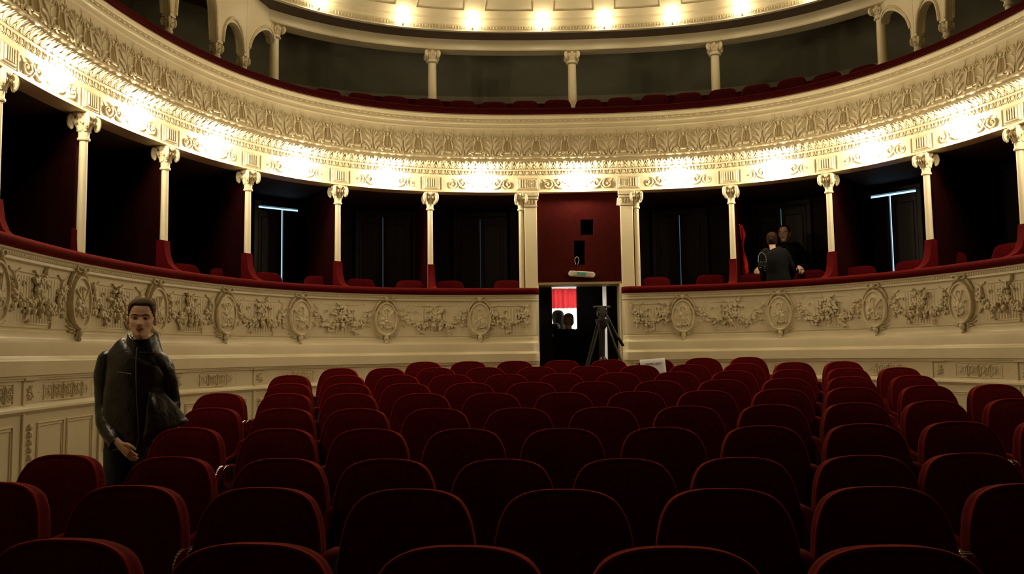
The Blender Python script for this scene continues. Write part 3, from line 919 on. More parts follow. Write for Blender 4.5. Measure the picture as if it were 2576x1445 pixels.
# black door leaf standing ajar
hx, fx = (1513 - 1288) / F * (Y1 + .13), (1453 - 1288) / F * 13.2
d = thing('door_9', None, None, (hx, Y1 + .13, CZ), (0, 0, atan2(13.2 - Y1 - .13, fx - hx)), kind='structure')
dl = hypot(13.2 - Y1 - .13, fx - hx)
part('door_leaf', MB().box(0, dl, -.02, .02, -1.06, 1.06, .004), 'black', d, 0)
part('door_handle', MB().tube([(dl - .30 + .055 * cos(2 * pi * k / 16), .05, .235 + .055 * 1.3 * sin(2 * pi * k / 16)) for k in range(16)], .006, 8, closed=True), 'black_plastic', d)
# left black leaf folded open
d = thing('door_10', None, None, (xl - .01, Y1 - .02, CZ), (0, 0, radians(200)), kind='structure')
part('door_leaf', MB().box(0, .36, -.02, .02, -1.06, 1.05, .004), 'black', d, 0)
# red valance curtain
cv = MB()
n = 60
vs = []
for i in range(n + 1):
    x = .1 + 1.30 * i / n
    y = 16.72 + .035 * sin(i * 1.35) + .02 * sin(i * .6)
    vs += [(x, y, CZ + .905 + .006 * sin(i * 2.1)), (x, y + .01, CZ + 1.10), (x, 16.72 + (y - 16.72) * .6, CZ + 1.30)]
cv.add(vs, [(i * 3 + j, i * 3 + 3 + j, i * 3 + 4 + j, i * 3 + 1 + j) for i in range(n) for j in range(2)])
t = thing('curtain', 'bright red pleated curtain seen through the open exit door', 'curtain', (0, 0, 0))
part('pleats', cv, 'red_curtain', t, 0 or 60)
part('curtain_rod', MB().tube([(.0, 16.72, CZ + 1.31), (1.5, 16.72, CZ + 1.31)], .014, 8), 'white_wall', t)

# ================================================================ COLUMNS
def capital_mb(r, hgt, sp):
    """neck ring, plain bell, two tiers of leaves, drooping corner volutes and an abacus; top at z=0, half width SP."""
    mb = MB()
    H = hgt
    mb.lathe([(r * .98, -H - .004), (r * 1.42, -H), (r * 1.55, -H + .010), (r * 1.5, -H + .022), (r * 1.28, -H + .028), (r * 1.32, -H * .66), (r * 1.5, -H * .45), (r * 1.9, -H * .2), (sp * .80, -.03), (0, -.03)], 18)
    mb.box(-sp * .74, sp * .74, -sp * .74, sp * .74, -.032, -.001)
    for k in range(8):
        t = k * pi / 4
        m_ = Matrix.Rotation(t, 4, 'Z') @ Matrix.Translation((0, -r * 1.28, -H * .68))
        lf = MB().leaf((0, 0), (0, H * (.40 if k % 2 else .34)), r * 1.25, .016, 0, 0, H * .17, 5)
        lf.leaf((-r * .2, 0), (-r * .75, H * .22), r * .6, .012, 0, 0, H * .08, 4)
        lf.leaf((r * .2, 0), (r * .75, H * .22), r * .6, .012, 0, 0, H * .08, 4)
        lf.xform(m_)
        mb.add(lf.v, lf.f)
    q = sp / .12
    for k in range(4):
        t = k * pi / 2 + pi / 4
        c, s2 = cos(t), sin(t)
        D = sp * 1.12
        pts = [(c * a, s2 * a, z) for a, z in ((r * 1.35, -H * .55), (D * .78, -H * .30), (D * 1.02, -H * .12), (D * 1.16, -H * .18), (D * 1.20, -H * .36), (D * 1.10, -H * .52), (D * .98, -H * .50), (D * .98, -H * .38))]
        mb.tube(smooth_pts(pts, 3), [.017 * q + .009 * q * sin(pi * j / 21) for j in range(22)], 8)
        for a, z, rr in ((1.04, -.34, .026), (1.0, -.55, .022)):
            mb.blob((c * D * a, s2 * D * a, H * z), (rr * q, rr * q, rr * 1.25 * q), 8, 6)
        t = k * pi / 2
        c, s2 = cos(t), sin(t)
        mb.blob((c * sp * .80, s2 * sp * .80, -H * .12), (.030 * q, .030 * q, .034 * q), 8, 6)
        mb.blob((c * sp * .76, s2 * sp * .76, -H * .30), (.020 * q, .020 * q, .030 * q), 7, 5)
        for s3 in (-1, 1):
            t3 = t + s3 * .42
            mb.blob((cos(t3) * sp * .84, sin(t3) * sp * .84, -H * .34), (.022 * q, .022 * q, .034 * q), 7, 5)
    return mb
def smooth_pts(pts, n):
    out = []
    m = len(pts)
    for i in range(m - 1):
        p0, p1, p2, p3 = pts[max(i - 1, 0)], pts[i], pts[i + 1], pts[min(i + 2, m - 1)]
        for k in range(n):
            t = k / n
            out.append(tuple(.5 * ((2 * b) + (-a + c) * t + (2 * a - 5 * b + 4 * c - d_) * t * t + (-a + 3 * b - 3 * c + d_) * t ** 3) for a, b, c, d_ in zip(p0, p1, p2, p3)))
    return out + [tuple(pts[-1])]
cap_me = capital_mb(.037, .255, .094).mesh('capital', 'plaster_relief')
sh_me = MB().lathe([(.040, .87), (.040, 1.3), (.0365, 2.028), (0, 2.028)], 20).mesh('shaft', 'plaster')
def col_label(i, side): return 'slim cream box column with leafy capital, %s to the %s of the exit door' % (ORD[i], side)
for lst, side in ((COLS_L, 'left'), (COLS_R, 'right')):
    for i, th in enumerate(lst):
        p = PT(th, .05, 0)
        t = thing('column', col_label(i + 1, side), 'column', p, (0, 0, ANG(th)), 'slim columns along the boxes', 'thing')
        obj('capital', cap_me, t, (0, 0, 2.274))
        obj('shaft', sh_me, t)
# door pilasters with half columns
def pilaster(side, th_p, th_c):
    t = thing('pilaster', 'square cream pilaster with half column at the %s side of the exit door' % side, 'pilaster', PT(th_p, .04, 0), (0, 0, ANG(th_p)), 'pilasters of the exit door', 'thing')
    w = .088
    part('shaft', MB().box(-w, w, -.06, .10, .86, 2.06, .008), 'plaster', t)
    cp_ = MB()
    cp_.box(-w - .03, w + .03, -.095, .12, 2.215, 2.274, .006).box(-w - .022, w + .022, -.085, .11, 2.17, 2.215, .008)
    cp_.box(-w - .006, w + .006, -.068, .10, 2.065, 2.085, .005).box(-w - .002, w + .002, -.064, .10, 2.085, 2.17, .004)
    for k in range(4):
        x = -w * .75 + k * w * .5
        cp_.blob((x, -.066, 2.150), (.016, .012, .020), 6, 4)
        cp_.leaf((x, 2.145), (x, 2.10), .022, .012, 0, -.063)
    part('capital', cp_, 'plaster_relief', t)
    dx = (th_c - th_p) * R0
    hc = part('half_column', MB().lathe([(.038, .87), (.038, 1.3), (.034, 2.03), (0, 2.03)], 18), 'plaster', t, loc=(dx, -.01, 0))
    obj('capital', capital_mb(.034, .25, .082).mesh('capital', 'plaster_relief'), hc, (0, 0, 2.270))
pilaster('left', -.104, -.1315)
pilaster('right', .173, .2015)

# upper gallery columns
def upper_column(th, label, off, top, base, r, group):
    t = thing('column', label, 'column', PT(th, off, 0), (0, 0, ANG(th)), group, 'thing')
    obj('capital', capital_mb(r * .92, .185, r * 1.62).mesh('capital', 'plaster_relief'), t, (0, 0, top))
    part('shaft', MB().lathe([(r * 1.25, base), (r * 1.25, base + .06), (r * 1.05, base + .09), (r * 1.05, base + 1.0), (r * .95, top - .19), (0, top - .19)], 20), 'plaster', t)
for i, (px, py) in enumerate(((690, 85), (1087, 125), (1438, 128), (1797, 103), (2215, 30))):
    upper_column(cyl(px, py, .97)[0], 'plain cream gallery column under the ceiling beam, %s from the left' % ORD[i], .97, 4.674, 2.60, .066, 'columns under the upper beam')
ARCS = {}
for side, lst in (('left', ((613, 120), (545, 107), (425, 18), (250, -150), (130, -330))), ('right', ((2305, 50), (2378, 15), (2530, -95), (2690, -260)))):
    pos = []
    for i, (px, py) in enumerate(lst):
        off = (.62, .52, .42, .36, .34)[i]
        th, h = cyl(px, py, off)
        pos.append((th, off))
        upper_column(th, 'small gallery arcade column, %s beyond the %s end of the ceiling beam' % (ORD[i], side), off, 3.94, 2.60, .036, 'small arcade columns of the gallery')
    ARCS[side] = pos
def arcade(side, pos, first):
    t = thing('wall_arcade', None, None, kind='structure')
    pts = [first] + pos
    for i, (a, b) in enumerate(zip(pts, pts[1:])):
        A, B = PT(a[0], a[1], 0), PT(b[0], b[1], 0)
        A.z = B.z = 0
        L = (B - A).length
        ex = (B - A).normalized()
        nz = Vector((-ex.y, ex.x, 0))
        s0, s1 = (4.42, 3.94) if i == 0 else (3.94, 3.94)
        e0, e1 = (.030 if i == 0 else .05) / L, 1 - .05 / L
        n = 22
        rise = (.26, .36, .95, .9, .9)[i]
        top = 5.75
        mb = MB()
        vs = []
        T = .055
        for k in range(n + 1):
            u = e0 + (e1 - e0) * k / n
            q = (u - .5) / ((e1 - e0) / 2)
            zb = s0 + (s1 - s0) * u + rise * sqrt(max(0, 1 - q * q))
            zb = min(zb, top - .05)
            p = A + (B - A) * u
            for s_ in (-1, 1):
                vs += [(p.x + nz.x * T * s_, p.y + nz.y * T * s_, CZ + zb), (p.x + nz.x * T * s_, p.y + nz.y * T * s_, CZ + top)]
        fs = []
        for k in range(n):
            o = k * 4
            fs += [(o, o + 4, o + 5, o + 1), (o + 2, o + 3, o + 7, o + 6), (o, o + 2, o + 6, o + 4), (o + 1, o + 5, o + 7, o + 3)]
        mb.add(vs, fs)
        for u0, u1, spring in ((-.02 / L, e0, s0), (e1, 1 + .02 / L, s1)):                       # piers over the columns
            p, q = A + (B - A) * u0, A + (B - A) * u1
            vs = []
            for z in (spring, top):
                for s_, w in ((-1, p), (-1, q), (1, q), (1, p)):
                    vs.append((w.x + nz.x * T * s_, w.y + nz.y * T * s_, CZ + z))
            mb.add(vs, [(0, 1, 2, 3), (4, 7, 6, 5), (0, 4, 5, 1), (1, 5, 6, 2), (2, 6, 7, 3), (3, 7, 4, 0)])
        part('arch', mb, 'plaster', t, 35)
        for s_ in (-1, 1):                                      # archivolt
            am = MB()
            arc = []
            for k in range(n + 1):
                u = e0 + (e1 - e0) * k / n
                q = (u - .5) / ((e1 - e0) / 2)
                p = A + (B - A) * (.5 + (u - .5) * 1.0) + nz * (T * s_)
                arc.append((p.x, p.y, CZ + min(top - .03, s0 + (s1 - s0) * u + .035 + (rise + .02) * sqrt(max(0, 1 - q * q)))))
            am.tube(arc, .022, 6)
            part('archivolt', am, 'plaster_relief', t)
arcade('left', ARCS['left'], (ARC_L, .97))
arcade('right', ARCS['right'], (ARC_R, .97))

# ================================================================ LAMPS
def lamp(th, off, h, label, glow, group, r=.040):
    t = on_wall('wall_lamp', None, None, th, off, h, label=label, cat='lamp', group=group)
    part('bulb', MB().blob((0, -.108, .012), r, 14, 10), glow, t)
    part('lamp_holder', MB().tube([(0, .01, -.02), (0, -.045, -.012), (0, -.075, 0)], [.013, .011, .010], 10), 'plaster', t)
    return t
for i, th in enumerate(BAYS):
    if not -2.06 < th < 1.85: continue                          # bays nearest the stage left without bulbs so chair fronts stay dark
    k = i - BAYS.index(min(BAYS, key=lambda q: abs(q - DOOR_C)))
    where = 'straight above the exit door' if k == 0 else '%s to the %s of the exit door' % (ORD[abs(k) - 1], 'left' if k < 0 else 'right')
    lamp(th, -.004, 2.402, 'glowing bulb on the balcony frieze, ' + where, 'bulb', 'bulbs along the balcony frieze')
for i, th in enumerate(UPL + [.66]):
    lamp(th, .478, 4.882, 'glowing bulb on the cornice of the ceiling, %s from the left end' % ORD[i], 'bulb_up', 'bulbs along the ceiling cornice', .034)

# ================================================================ STALLS CHAIRS
def outline():
    R_ = [(.0, 0.), (.06, -.001), (.115, -.008), (.1575, -.022), (.189, -.044), (.210, -.076), (.224, -.108), (.236, -.16), (.243, -.21), (.247, -.28), (.245, -.36), (.236, -.44), (.215, -.50), (.18, -.525), (.10, -.535), (.0, -.538)]
    R_ = smooth_pts(R_, 2)
    return R_ + [(-x, z) for x, z in R_[-2:0:-1]]
def backrest_mb():
    ol = outline()
    n = len(ol)
    mb = MB()
    rings = [(0.0, .075), (.022, .088), (.0, .060), (.0, .030), (.003, .012), (.012, .002), (.026, -.004), (.05, -.008), (.10, -.012), (.16, -.010)]
    rings = [(.16, .070), (.06, .068), (.020, .064), (.004, .056)] + [(0., .046), (0., .024), (.001, .012), (-.003, .006), (-.002, .0), (.004, -.003), (.010, .0), (.016, -.003), (.05, -.007), (.10, -.010), (.16, -.008)]
    cz = -.27
    vs, fs = [], []
    for i, (ins, y) in enumerate(rings):
        for x, z in ol:
            fx = max(0, 1 - ins / .247)
            fz = max(0, 1 - ins / .27)
            xx, zz = x * fx, cz + (z - cz) * fz
            # the back leans and is hollowed a little lengthwise
            lean = -.24 * (-zz) + .06 * (zz / -.5) ** 2
            hollow = -.018 * (xx / .247) ** 2 if y < .02 else 0
            vs.append((xx, y + lean + hollow, CH + zz))
        if i:
            fs += [((i - 1) * n + k, (i - 1) * n + (k + 1) % n, i * n + (k + 1) % n, i * n + k) for k in range(n)]
    fs.append(tuple(range(n)))
    fs.append(tuple((len(rings) - 1) * n + k for k in range(n))[::-1])
    return mb.add(vs, fs)
def seat_mb():
    mb = MB()
    pts = []
    n = 20
    vs, fs = [], []
    rings = [(0.88, .40), (1., .405), (1.02, .43), (1.0, .455), (.9, .468), (.5, .474)]
    for i, (s_, z) in enumerate(rings):
        for k in range(n):
            t = 2 * pi * k / n
            c, q = cos(t), sin(t)
            e = 2.6
            x = .235 * s_ * math.copysign(abs(c) ** (2 / e), c)
            y = -.33 + .22 * s_ * math.copysign(abs(q) ** (2 / e), q)
            vs.append((x, y, z))
        if i: fs += [((i - 1) * n + k, (i - 1) * n + (k + 1) % n, i * n + (k + 1) % n, i * n + k) for k in range(n)]
    fs.append(tuple(range(n))[::-1]); fs.append(tuple((len(rings) - 1) * n + k for k in range(n)))
    return mb.add(vs, fs)
def arm_mb():
    mb = MB()
    mb.tube(smooth_pts([(0, .05, .722), (0, .0, .726), (0, -.06, .724), (0, -.09, .71), (0, -.11, .68), (0, -.15, .645), (0, -.28, .625), (0, -.40, .615)], 3), [(.020, .012)] + [(.023, .015)] * 20 + [(.018, .012)], 10, ref=(1, 0, 0))
    return mb
def side_mb():
    mb = MB()
    pr = [(.03, .712), (-.08, .708), (-.13, .64), (-.40, .60), (-.40, .58), (-.20, .52), (-.16, .30), (-.14, .04), (-.34, .03), (-.34, .0), (.06, .0), (.06, .03), (-.02, .05), (.0, .5)]
    n = len(pr)
    vs = [(x, y, z) for x in (-.014, .014) for y, z in pr]
    return mb.add(vs, [tuple(range(n)), tuple(range(n, 2 * n))[::-1]] + [(k, (k + 1) % n, n + (k + 1) % n, n + k) for k in range(n)])
def rib_mb():
    mb = MB()
    for k in range(9):
        t = radians(-5 + 100 * k / 8)
        y, z = -.045 - .062 * cos(t), .672 + .062 * sin(t)
        mb.tube([(-.022, y, z), (.022, y, z)], .0065, 8)
    mb.tube([(-.021, -.045, .672), (.021, -.045, .672)], .060, 18)
    return mb
back_me = backrest_mb().mesh('backrest', 'velvet', 60)
def pipe_mb():
    R_ = [p for p in outline() if p[0] >= 0 and p[1] > -.48]
    R_.sort(key=lambda p: -p[1])
    side = [(x, z) for x, z in R_ if x > .001]
    pts = [(-x, z) for x, z in side[::-1]] + [(0, 0)] + side
    return MB().tube([(x, .004 - .24 * (-z) + .06 * (z / -.5) ** 2 - .018 * (x / .247) ** 2, CH + z + .001) for x, z in pts], .0055, 6)
pipe_me = pipe_mb().mesh('piping', 'velvet_piping', 60)
seat_me = seat_mb().mesh('seat', 'velvet', 60)
arm_me = arm_mb().mesh('armrest', 'velvet', 60)
side_me = side_mb().mesh('side_panel', 'black_plastic', 30)
rib_me = rib_mb().mesh('chrome_hinge', 'chrome', 50)
ROWS = {9: [1067, 1179, 1295, 1413, 1530.6, 1647.5, 1766, 1880],
 8: [854, 972, 1097.6, 1222, 1350.6, 1480, 1607, 1733, 1868, 1995, 2119.5],
 7: [730.6, 866, 1002, 1136, 1274, 1412, 1554, 1699, 1843, 1991, 2131, 2261],
 6: [728, 875, 1024, 1182, 1337, 1496, 1656, 1816, 1976.5, 2138, 2296],
 5: [555, 720, 882, 1062, 1237.6, 1417.6, 1599, 1775, 1962, 2143, 2329, 2501],
 4: [534, 715, 899, 1098, 1305, 1517, 1728, 1939, 2150, 2348, 2552],
 3: [475, 703.5, 930, 1169, 1414, 1665, 1916, 2171, 2409, 2645],
 2: [159, 433, 709, 974, 1265, 1567, 1862, 2170, 2435, 2715],
 1: [-10, 330, 662, 1031, 1416, 1818, 2206, 2582],
 0: [165, 636, 1157, 1697, 2247]}
ROWNAME = {0: 'of the nearest stalls row', 9: 'of the last stalls row'}
for k in range(1, 9): ROWNAME[k] = 'of the %s stalls row from the camera' % ORD[k]
sheet_chair = None
for k in range(10):
    n = len(ROWS[k])
    for i, px in enumerate(ROWS[k]):
        d = ray(px, 1000)
        y0 = ROW_Y[k]
        t_ = y0 / (1 + SK * d.x / d.y)                       # depth along the view where the skewed row line is met
        y = t_
        # iterate with the true pixel row so that roll is honoured
        x = d.x / d.y * y
        for _ in range(8):
            h = ROW_Z[k] + .0015 * min((x - .35) ** 2, 9)
            # pixel height of the chair top from this depth
            lo, hi = 880., 1600.
            for __ in range(24):
                m_ = (lo + hi) / 2
                dd = ray(px, m_)
                if dd.z / dd.y * y > h: lo = m_
                else: hi = m_
            dd = ray(px, lo)
            x = dd.x / dd.y * y
            y = y0 - SK * x + CV * min((x - .35) ** 2, 9)
        h = ROW_Z[k] + .0015 * min((x - .35) ** 2, 9)
        base = CZ + h - CH
        which = 'at the left end' if i == 0 else ('at the right end' if i == n - 1 else '%s from the left' % ORD[i])
        lab = 'red velvet chair %s, %s' % (ROWNAME[k], which)
        if k == 9 and i == 5: lab = 'red velvet chair of the last stalls row with a white name sheet on it'
        t = thing('theatre_chair', lab, 'chair', (x, y, base), (0, 0, atan2(-SK + 2 * CV * (x - .35), 1) + random.uniform(-.01, .01)), 'red velvet stalls chairs')
        if k == 9 and i == 5: sheet_chair = t
        obj('backrest', back_me, t)
        obj('piping', pipe_me, t)
        obj('seat', seat_me, t)
        obj('armrest', arm_me, t, (.2725, 0, 0))
        obj('side_panel', side_me, t, (.2725, 0, 0))
        if i == 0:
            obj('armrest', arm_me, t, (-.2725, 0, -.12))
            obj('side_panel', side_me, t, (-.2725, 0, -.008), scale=(1, 1, .85))
        if (k in (1, 2, 3, 5) and px < 560) and i == (1 if k in (1, 2) else 0):
            obj('chrome_hinge', rib_me, t, (.268, .0, .0), label='ribbed chrome hinge cover')
        if k in (1, 2, 3, 5) and i == n - (1 if k == 1 else 2):
            obj('chrome_hinge', rib_me, t, (-.268 if k == 1 else .268, 0, .0), label='ribbed chrome hinge cover')

# ---- the white name sheet on the last row
sm = MB()
n = 8
vs, fs = [], []
Wd, Hh = .297, .21
for i in range(n + 1):
    for j in range(5):
        x = -Wd / 2 + Wd * i / n
        z = -Hh + Hh * j / 4
        y = -.006 * sin(pi * i / n) - .008 * (1 - j / 4) * sin(pi * i / n)
        vs.append((x, y, z))
for i in range(n):
    for j in range(4):
        fs.append((i * 5 + j, i * 5 + 5 + j, i * 5 + 6 + j, i * 5 + 1 + j))
sm.add(vs, fs)
p = sheet_chair.location
sh = thing('name_sheet', 'white paper name sheet stuck to a chair in the last row', 'paper', (p.x - .045, p.y - .075, p.z + CH + .004), (radians(-9), radians(-3.5), -.05))
pm = sm.mesh('sheet', 'paper', 60)
so = obj('sheet', pm, sh)
md = so.modifiers.new('thickness', 'SOLIDIFY'); md.thickness = .0008
def text(name, body, size, m, parent, loc, rot=(pi / 2, 0, 0), bold=0., ext=.001):
    c = bpy.data.curves.new(name, 'FONT')
    c.body = body
    c.size = size
    c.align_x = 'CENTER'; c.align_y = 'CENTER'
    c.extrude = ext
    c.offset = bold
    c.resolution_u = 3
    c.materials.append(M[m])
    o = bpy.data.objects.new('type', c)
    COL.objects.link(o)
    ev = o.evaluated_get(bpy.context.evaluated_depsgraph_get())
    me = bpy.data.meshes.new_from_object(ev)
    bpy.data.objects.remove(o)
    bpy.data.curves.remove(c)
    me.name = name
    return obj(name, me, parent, loc, rot)
text('lettering', 'ANDREI  UJIC\u0102', .028, 'ink', sh, (.005, -.020, -.062), ext=.0006, bold=.0006)

# ---- box chairs
def small_back_mb():
    ol = [(.0, 0.), (.12, -.004), (.165, -.02), (.19, -.05), (.205, -.10), (.215, -.18), (.215, -.40), (.19, -.45), (.0, -.46)]
    ol = ol + [(-x, z) for x, z in ol[-2:0:-1]]
    n = len(ol)
    vs, fs = [], []
    rings = [(.10, .065), (.02, .06), (0, .045), (0, .015), (.012, .0), (.05, -.008), (.12, -.010)]
    for i, (ins, y) in enumerate(rings):
        for x, z in ol:
            xx, zz = x * (1 - ins / .215), -.23 + (z + .23) * (1 - ins / .23)
            vs.append((xx, y + .18 * zz, zz))
        if i: fs += [((i - 1) * n + k, (i - 1) * n + (k + 1) % n, i * n + (k + 1) % n, i * n + k) for k in range(n)]
    fs.append(tuple(range(n))); fs.append(tuple((len(rings) - 1) * n + k for k in range(n))[::-1])
    return MB().add(vs, fs)
sb_me = small_back_mb().mesh('backrest', 'velvet', 60)
sg_me = small_back_mb().mesh('backrest', 'velvet_dark', 60)
def small_chair(name, label, group, th, off, top, floor):
    t = on_wall(name, None, None, th, off, floor, label=label, cat='chair', group=group)
    H = top - floor
    obj('backrest', sb_me if name == 'box_chair' else sg_me, t, (0, 0, H))
    s2 = MB().box(-.20, .20, -.46, -.06, .40, .47, .02)
    if not hasattr(small_chair, 'seat'):
        small_chair.seat = s2.mesh('seat', 'velvet', 50)
        lg = MB()
        lg.tube([(0, 0, .40), (0, 0, .0)], [.018, .013], 8)
        small_chair.leg = lg.mesh('leg', 'black_plastic')
    obj('seat', small_chair.seat, t)
    for x in (-.17, .17):
        for y in (-.42, -.09):
            obj('leg', small_chair.leg, t, (x, y, 0))
    return t
boxch = [(470, 664), (566, 676), (676, 685), (803, 694), (908, 701), (1032, 705), (1132, 706), (1277, 705), (1650, 697), (1787, 691), (1895, 688), (2036, 679), (2162, 670), (2288, 655), (2385, 636), (2535, 612)]
BOXP = {}
for i, (px, py) in enumerate(boxch):
    th, h = cyl(px, py, .45)
    h = max(h, 1.0)
    lf = [q for q in boxch if q[0] < 1400]
    if px < 1400:
        lab = 'red box chair above the rail, %s to the left of the exit door' % ORD[len(lf) - 1 - i]
    else:
        lab = 'red box chair above the rail, %s to the right of the exit door' % ORD[i - len(lf)]
    BOXP[px] = small_chair('box_chair', lab, 'red chairs in the boxes', th, .45, h, .052)
# ---- gallery chairs
gal = [(827, 224), (911, 234), (994, 241), (1080, 247), (1163, 252), (1242, 255), (1321, 252.6), (1402, 250), (1481, 249), (1561, 244), (1647, 237.5), (1730, 232), (1817, 223), (1901, 211.7), (1990, 196), (2078, 183), (2168, 165), (2261, 147)]
for i, (px, py) in enumerate(gal):
    th, h = cyl(px, py, .62)
    lab = 'red gallery chair of the front row behind the balcony rail, %s from the left' % ORD[i]
    small_chair('gallery_chair', lab, 'front row of gallery chairs', th, .62, h, 2.615)
back2 = [870, 951, 1035, 1120, 1205, 1284, 1360, 1520, 1602, 1690, 1770, 1857, 1945, 2033]
for i, px in enumerate(back2):
    th, h = cyl(px, 250, 1.62)
    q = min(gal, key=lambda g: abs(g[0] - px))
    h = cyl(px, q[1] + 7, 1.62)[1]
    lab = 'red gallery chair of the second row behind the balcony rail, %s from the left' % ORD[i]
    small_chair('gallery_chair', lab, 'second row of gallery chairs', th, 1.62, h, 2.812)

# ================================================================ SMALL THINGS
# exit sign
es = thing('exit_sign', 'long white rounded sign box with teal letters over the exit door', 'sign', dp + Vector((sin(da) * .05, -.05, 1.105 - .005)) + Vector(((1464 - 1457) * .0056, 0, 0)), (0, radians(4.5), da))
sg = MB()
n = 10
ol = [(.150 + .040 * cos(-pi / 2 + pi * k / n), .040 * sin(-pi / 2 + pi * k / n)) for k in range(n + 1)] + [(-.150 - .040 * cos(-pi / 2 + pi * k / n), -.040 * sin(-pi / 2 + pi * k / n)) for k in range(n + 1)]
m_ = len(ol)
vs = [(x, .045, z) for x, z in ol] + [(x, -.012, z) for x, z in ol] + [(x * .97, -.022, z * .86) for x, z in ol]
sg.add(vs, [tuple(range(m_)), tuple(range(2 * m_, 3 * m_))[::-1]] + [(a * m_ + k, a * m_ + (k + 1) % m_, (a + 1) * m_ + (k + 1) % m_, (a + 1) * m_ + k) for a in (0, 1) for k in range(m_)])
part('housing', sg, 'sign_white', es, 40)
part('sign_face', MB().box(-.135, .135, -.028, -.018, -.030, .030, .003), 'sign_face', es)
text('lettering', 'EXIT', .062, 'teal', es, (.0, -.030, .0), bold=.0022, ext=.0015)
# cable loop in the lower opening
lp = [(.0 + .036 * sin(2 * pi * k / 20) * (1 - .35 * (1 - cos(2 * pi * k / 20)) / 2), -.01, .055 - .055 * cos(2 * pi * k / 20) * -1) for k in range(21)]
cb = [(-.028, -.012, .0)] + [(.030 * sin(a), -.014, .058 - .050 * cos(a)) for a in [-.5 - (2 * pi - 1.0) * k / 18 for k in range(19)]] + [(.008, .03, -.01)]
cl = thing('cable_loop', 'loop of pale cable hanging in the lower wall opening', 'cable', dp + Vector((cos(da) * -.025, sin(da) * -.025 - .005, 1.243)), (0, 0, da))
part('cord', MB().tube(cb, .0045, 6), 'cable', cl)
# small wall plate on the right pilaster edge
wp = thing('wall_plate', 'small cream plate clipped beside the right door pilaster capital', 'plate', at(1556, 508, 11.40), (0, radians(8), da + .5))
part('plate', MB().box(-.022, .022, -.012, .012, -.055, .055, .004), 'sign_white', wp)
part('bracket', MB().box(-.006, .03, .012, .02, -.012, .012), 'steel', wp)

# video tripod in front of the door
tp = at(1517, 905, 10.5)
fl = CZ + floor_h(tp.x, 10.5)
tr = thing('tripod', 'black video camera tripod without a camera in front of the exit door', 'tripod', (tp.x, 10.5, fl), (0, 0, .2))
top = at(1517, 770, 10.5).z - fl
bowl = top - .19
for k, a in enumerate((radians(200), radians(-28), radians(75))):
    c, s_ = cos(a), sin(a)
    lg = MB()
    fx_, fy_ = c * .56, s_ * .56
    for o in (-.028, .028):
        ox, oy = -s_ * o, c * o
        lg.tube([(c * .06 + ox, s_ * .06 + oy, bowl - .04), (c * .33 + ox * .8, s_ * .33 + oy * .8, bowl * .45)], .011, 8)
    lg.tube([(c * .30, s_ * .30, bowl * .51), (fx_, fy_, .03)], [.014, .011], 8)
    lo = part('leg', lg, 'black_plastic', tr)
    cl_ = MB().blob((c * .33, s_ * .33, bowl * .45), (.034, .034, .040), 8, 6)
    part('leg_clamp', cl_, 'black_plastic', lo)
    part('rubber_foot', MB().blob((fx_, fy_, .025), (.022, .022, .025), 8, 5), 'black', lo)
    sp = MB().tube([(c * .03, s_ * .03, bowl * .62), (c * .235, s_ * .235, bowl * .50)], .008, 6)
    part('spreader_arm', sp, 'black_plastic', tr)
part('centre_post', MB().tube([(0, 0, bowl - .08), (0, 0, bowl * .55)], .016, 8).lathe([(0, bowl * .53), (.05, bowl * .54), (.05, bowl * .66), (.03, bowl * .68), (0, bowl * .68)], 12), 'black_plastic', tr)
part('bowl', MB().lathe([(0, bowl - .12), (.03, bowl - .12), (.075, bowl - .05), (.085, bowl), (.085, bowl + .018), (.06, bowl + .022), (0, bowl + .022)], 18), 'black_plastic', tr)
hd = part('pan_head', MB().lathe([(0, bowl + .02), (.045, bowl + .02), (.045, bowl + .05), (.03, bowl + .055), (0, bowl + .055)], 14).box(-.045, .045, -.04, .04, bowl + .05, bowl + .145, .008).tube([(-.062, 0, bowl + .10), (.062, 0, bowl + .10)], .042, 14), 'black_plastic', tr)
part('camera_plate', MB().box(-.105, .105, -.04, .04, top - .022, top, .004).box(-.05, .05, -.03, .03, top - .05, top - .02), 'steel', tr)
pb = MB().tube([(.04, -.04, bowl + .09), (.12, -.06, bowl - .08), (.16, -.07, bowl - .17), (.235, -.085, bowl - .31)], [.010, .010, .011, .012], 8)
ph = part('pan_handle', pb, 'black_plastic', tr)
part('grip', MB().tube([(.19, -.077, bowl - .225), (.245, -.087, bowl - .33)], [.017, .019], 10), 'black', ph)
pb = MB().tube([(.05, .03, bowl + .08), (.14, .0, bowl - .10), (.24, -.03, bowl - .30)], [.009, .010, .014], 8)
part('pan_handle', pb, 'black_plastic', tr)

# scarlet cloth hanging by the column in the box on the right
rc = MB()
A = at(1861, 567, 11.75); 
prof = [(1858, 1866, 567), (1859, 1873, 580), (1861, 1877, 592), (1863, 1872, 604), (1863, 1868, 616), (1865, 1871, 632), (1867, 1877, 650), (1869, 1881, 668), (1871, 1882, 685), (1871, 1880, 692)]
vs = []
n = 6
for l, r_, y in prof:
    for j in range(n + 1):
        q = at(l + (r_ - l) * j / n, y, 11.75)
        vs.append((q.x, q.y + .03 * sin(j * 1.6 + y * .02), q.z))
rc.add(vs, [(i * (n + 1) + j, i * (n + 1) + j + 1, (i + 1) * (n + 1) + j + 1, (i + 1) * (n + 1) + j) for i in range(len(prof) - 1) for j in range(n)])
t = thing('red_cloth', 'bright scarlet cloth draped down behind the column in the box with two people', 'cloth')
o = part('drape', rc, 'red_cloth', t, 60)
o.modifiers.new('thickness', 'SOLIDIFY').thickness = .02
part('hook', MB().tube([(A.x, A.y + .02, A.z + .02), (A.x, A.y + .02, A.z - .03), (A.x, A.y - .02, A.z - .02)], .006, 6), 'brass', t)

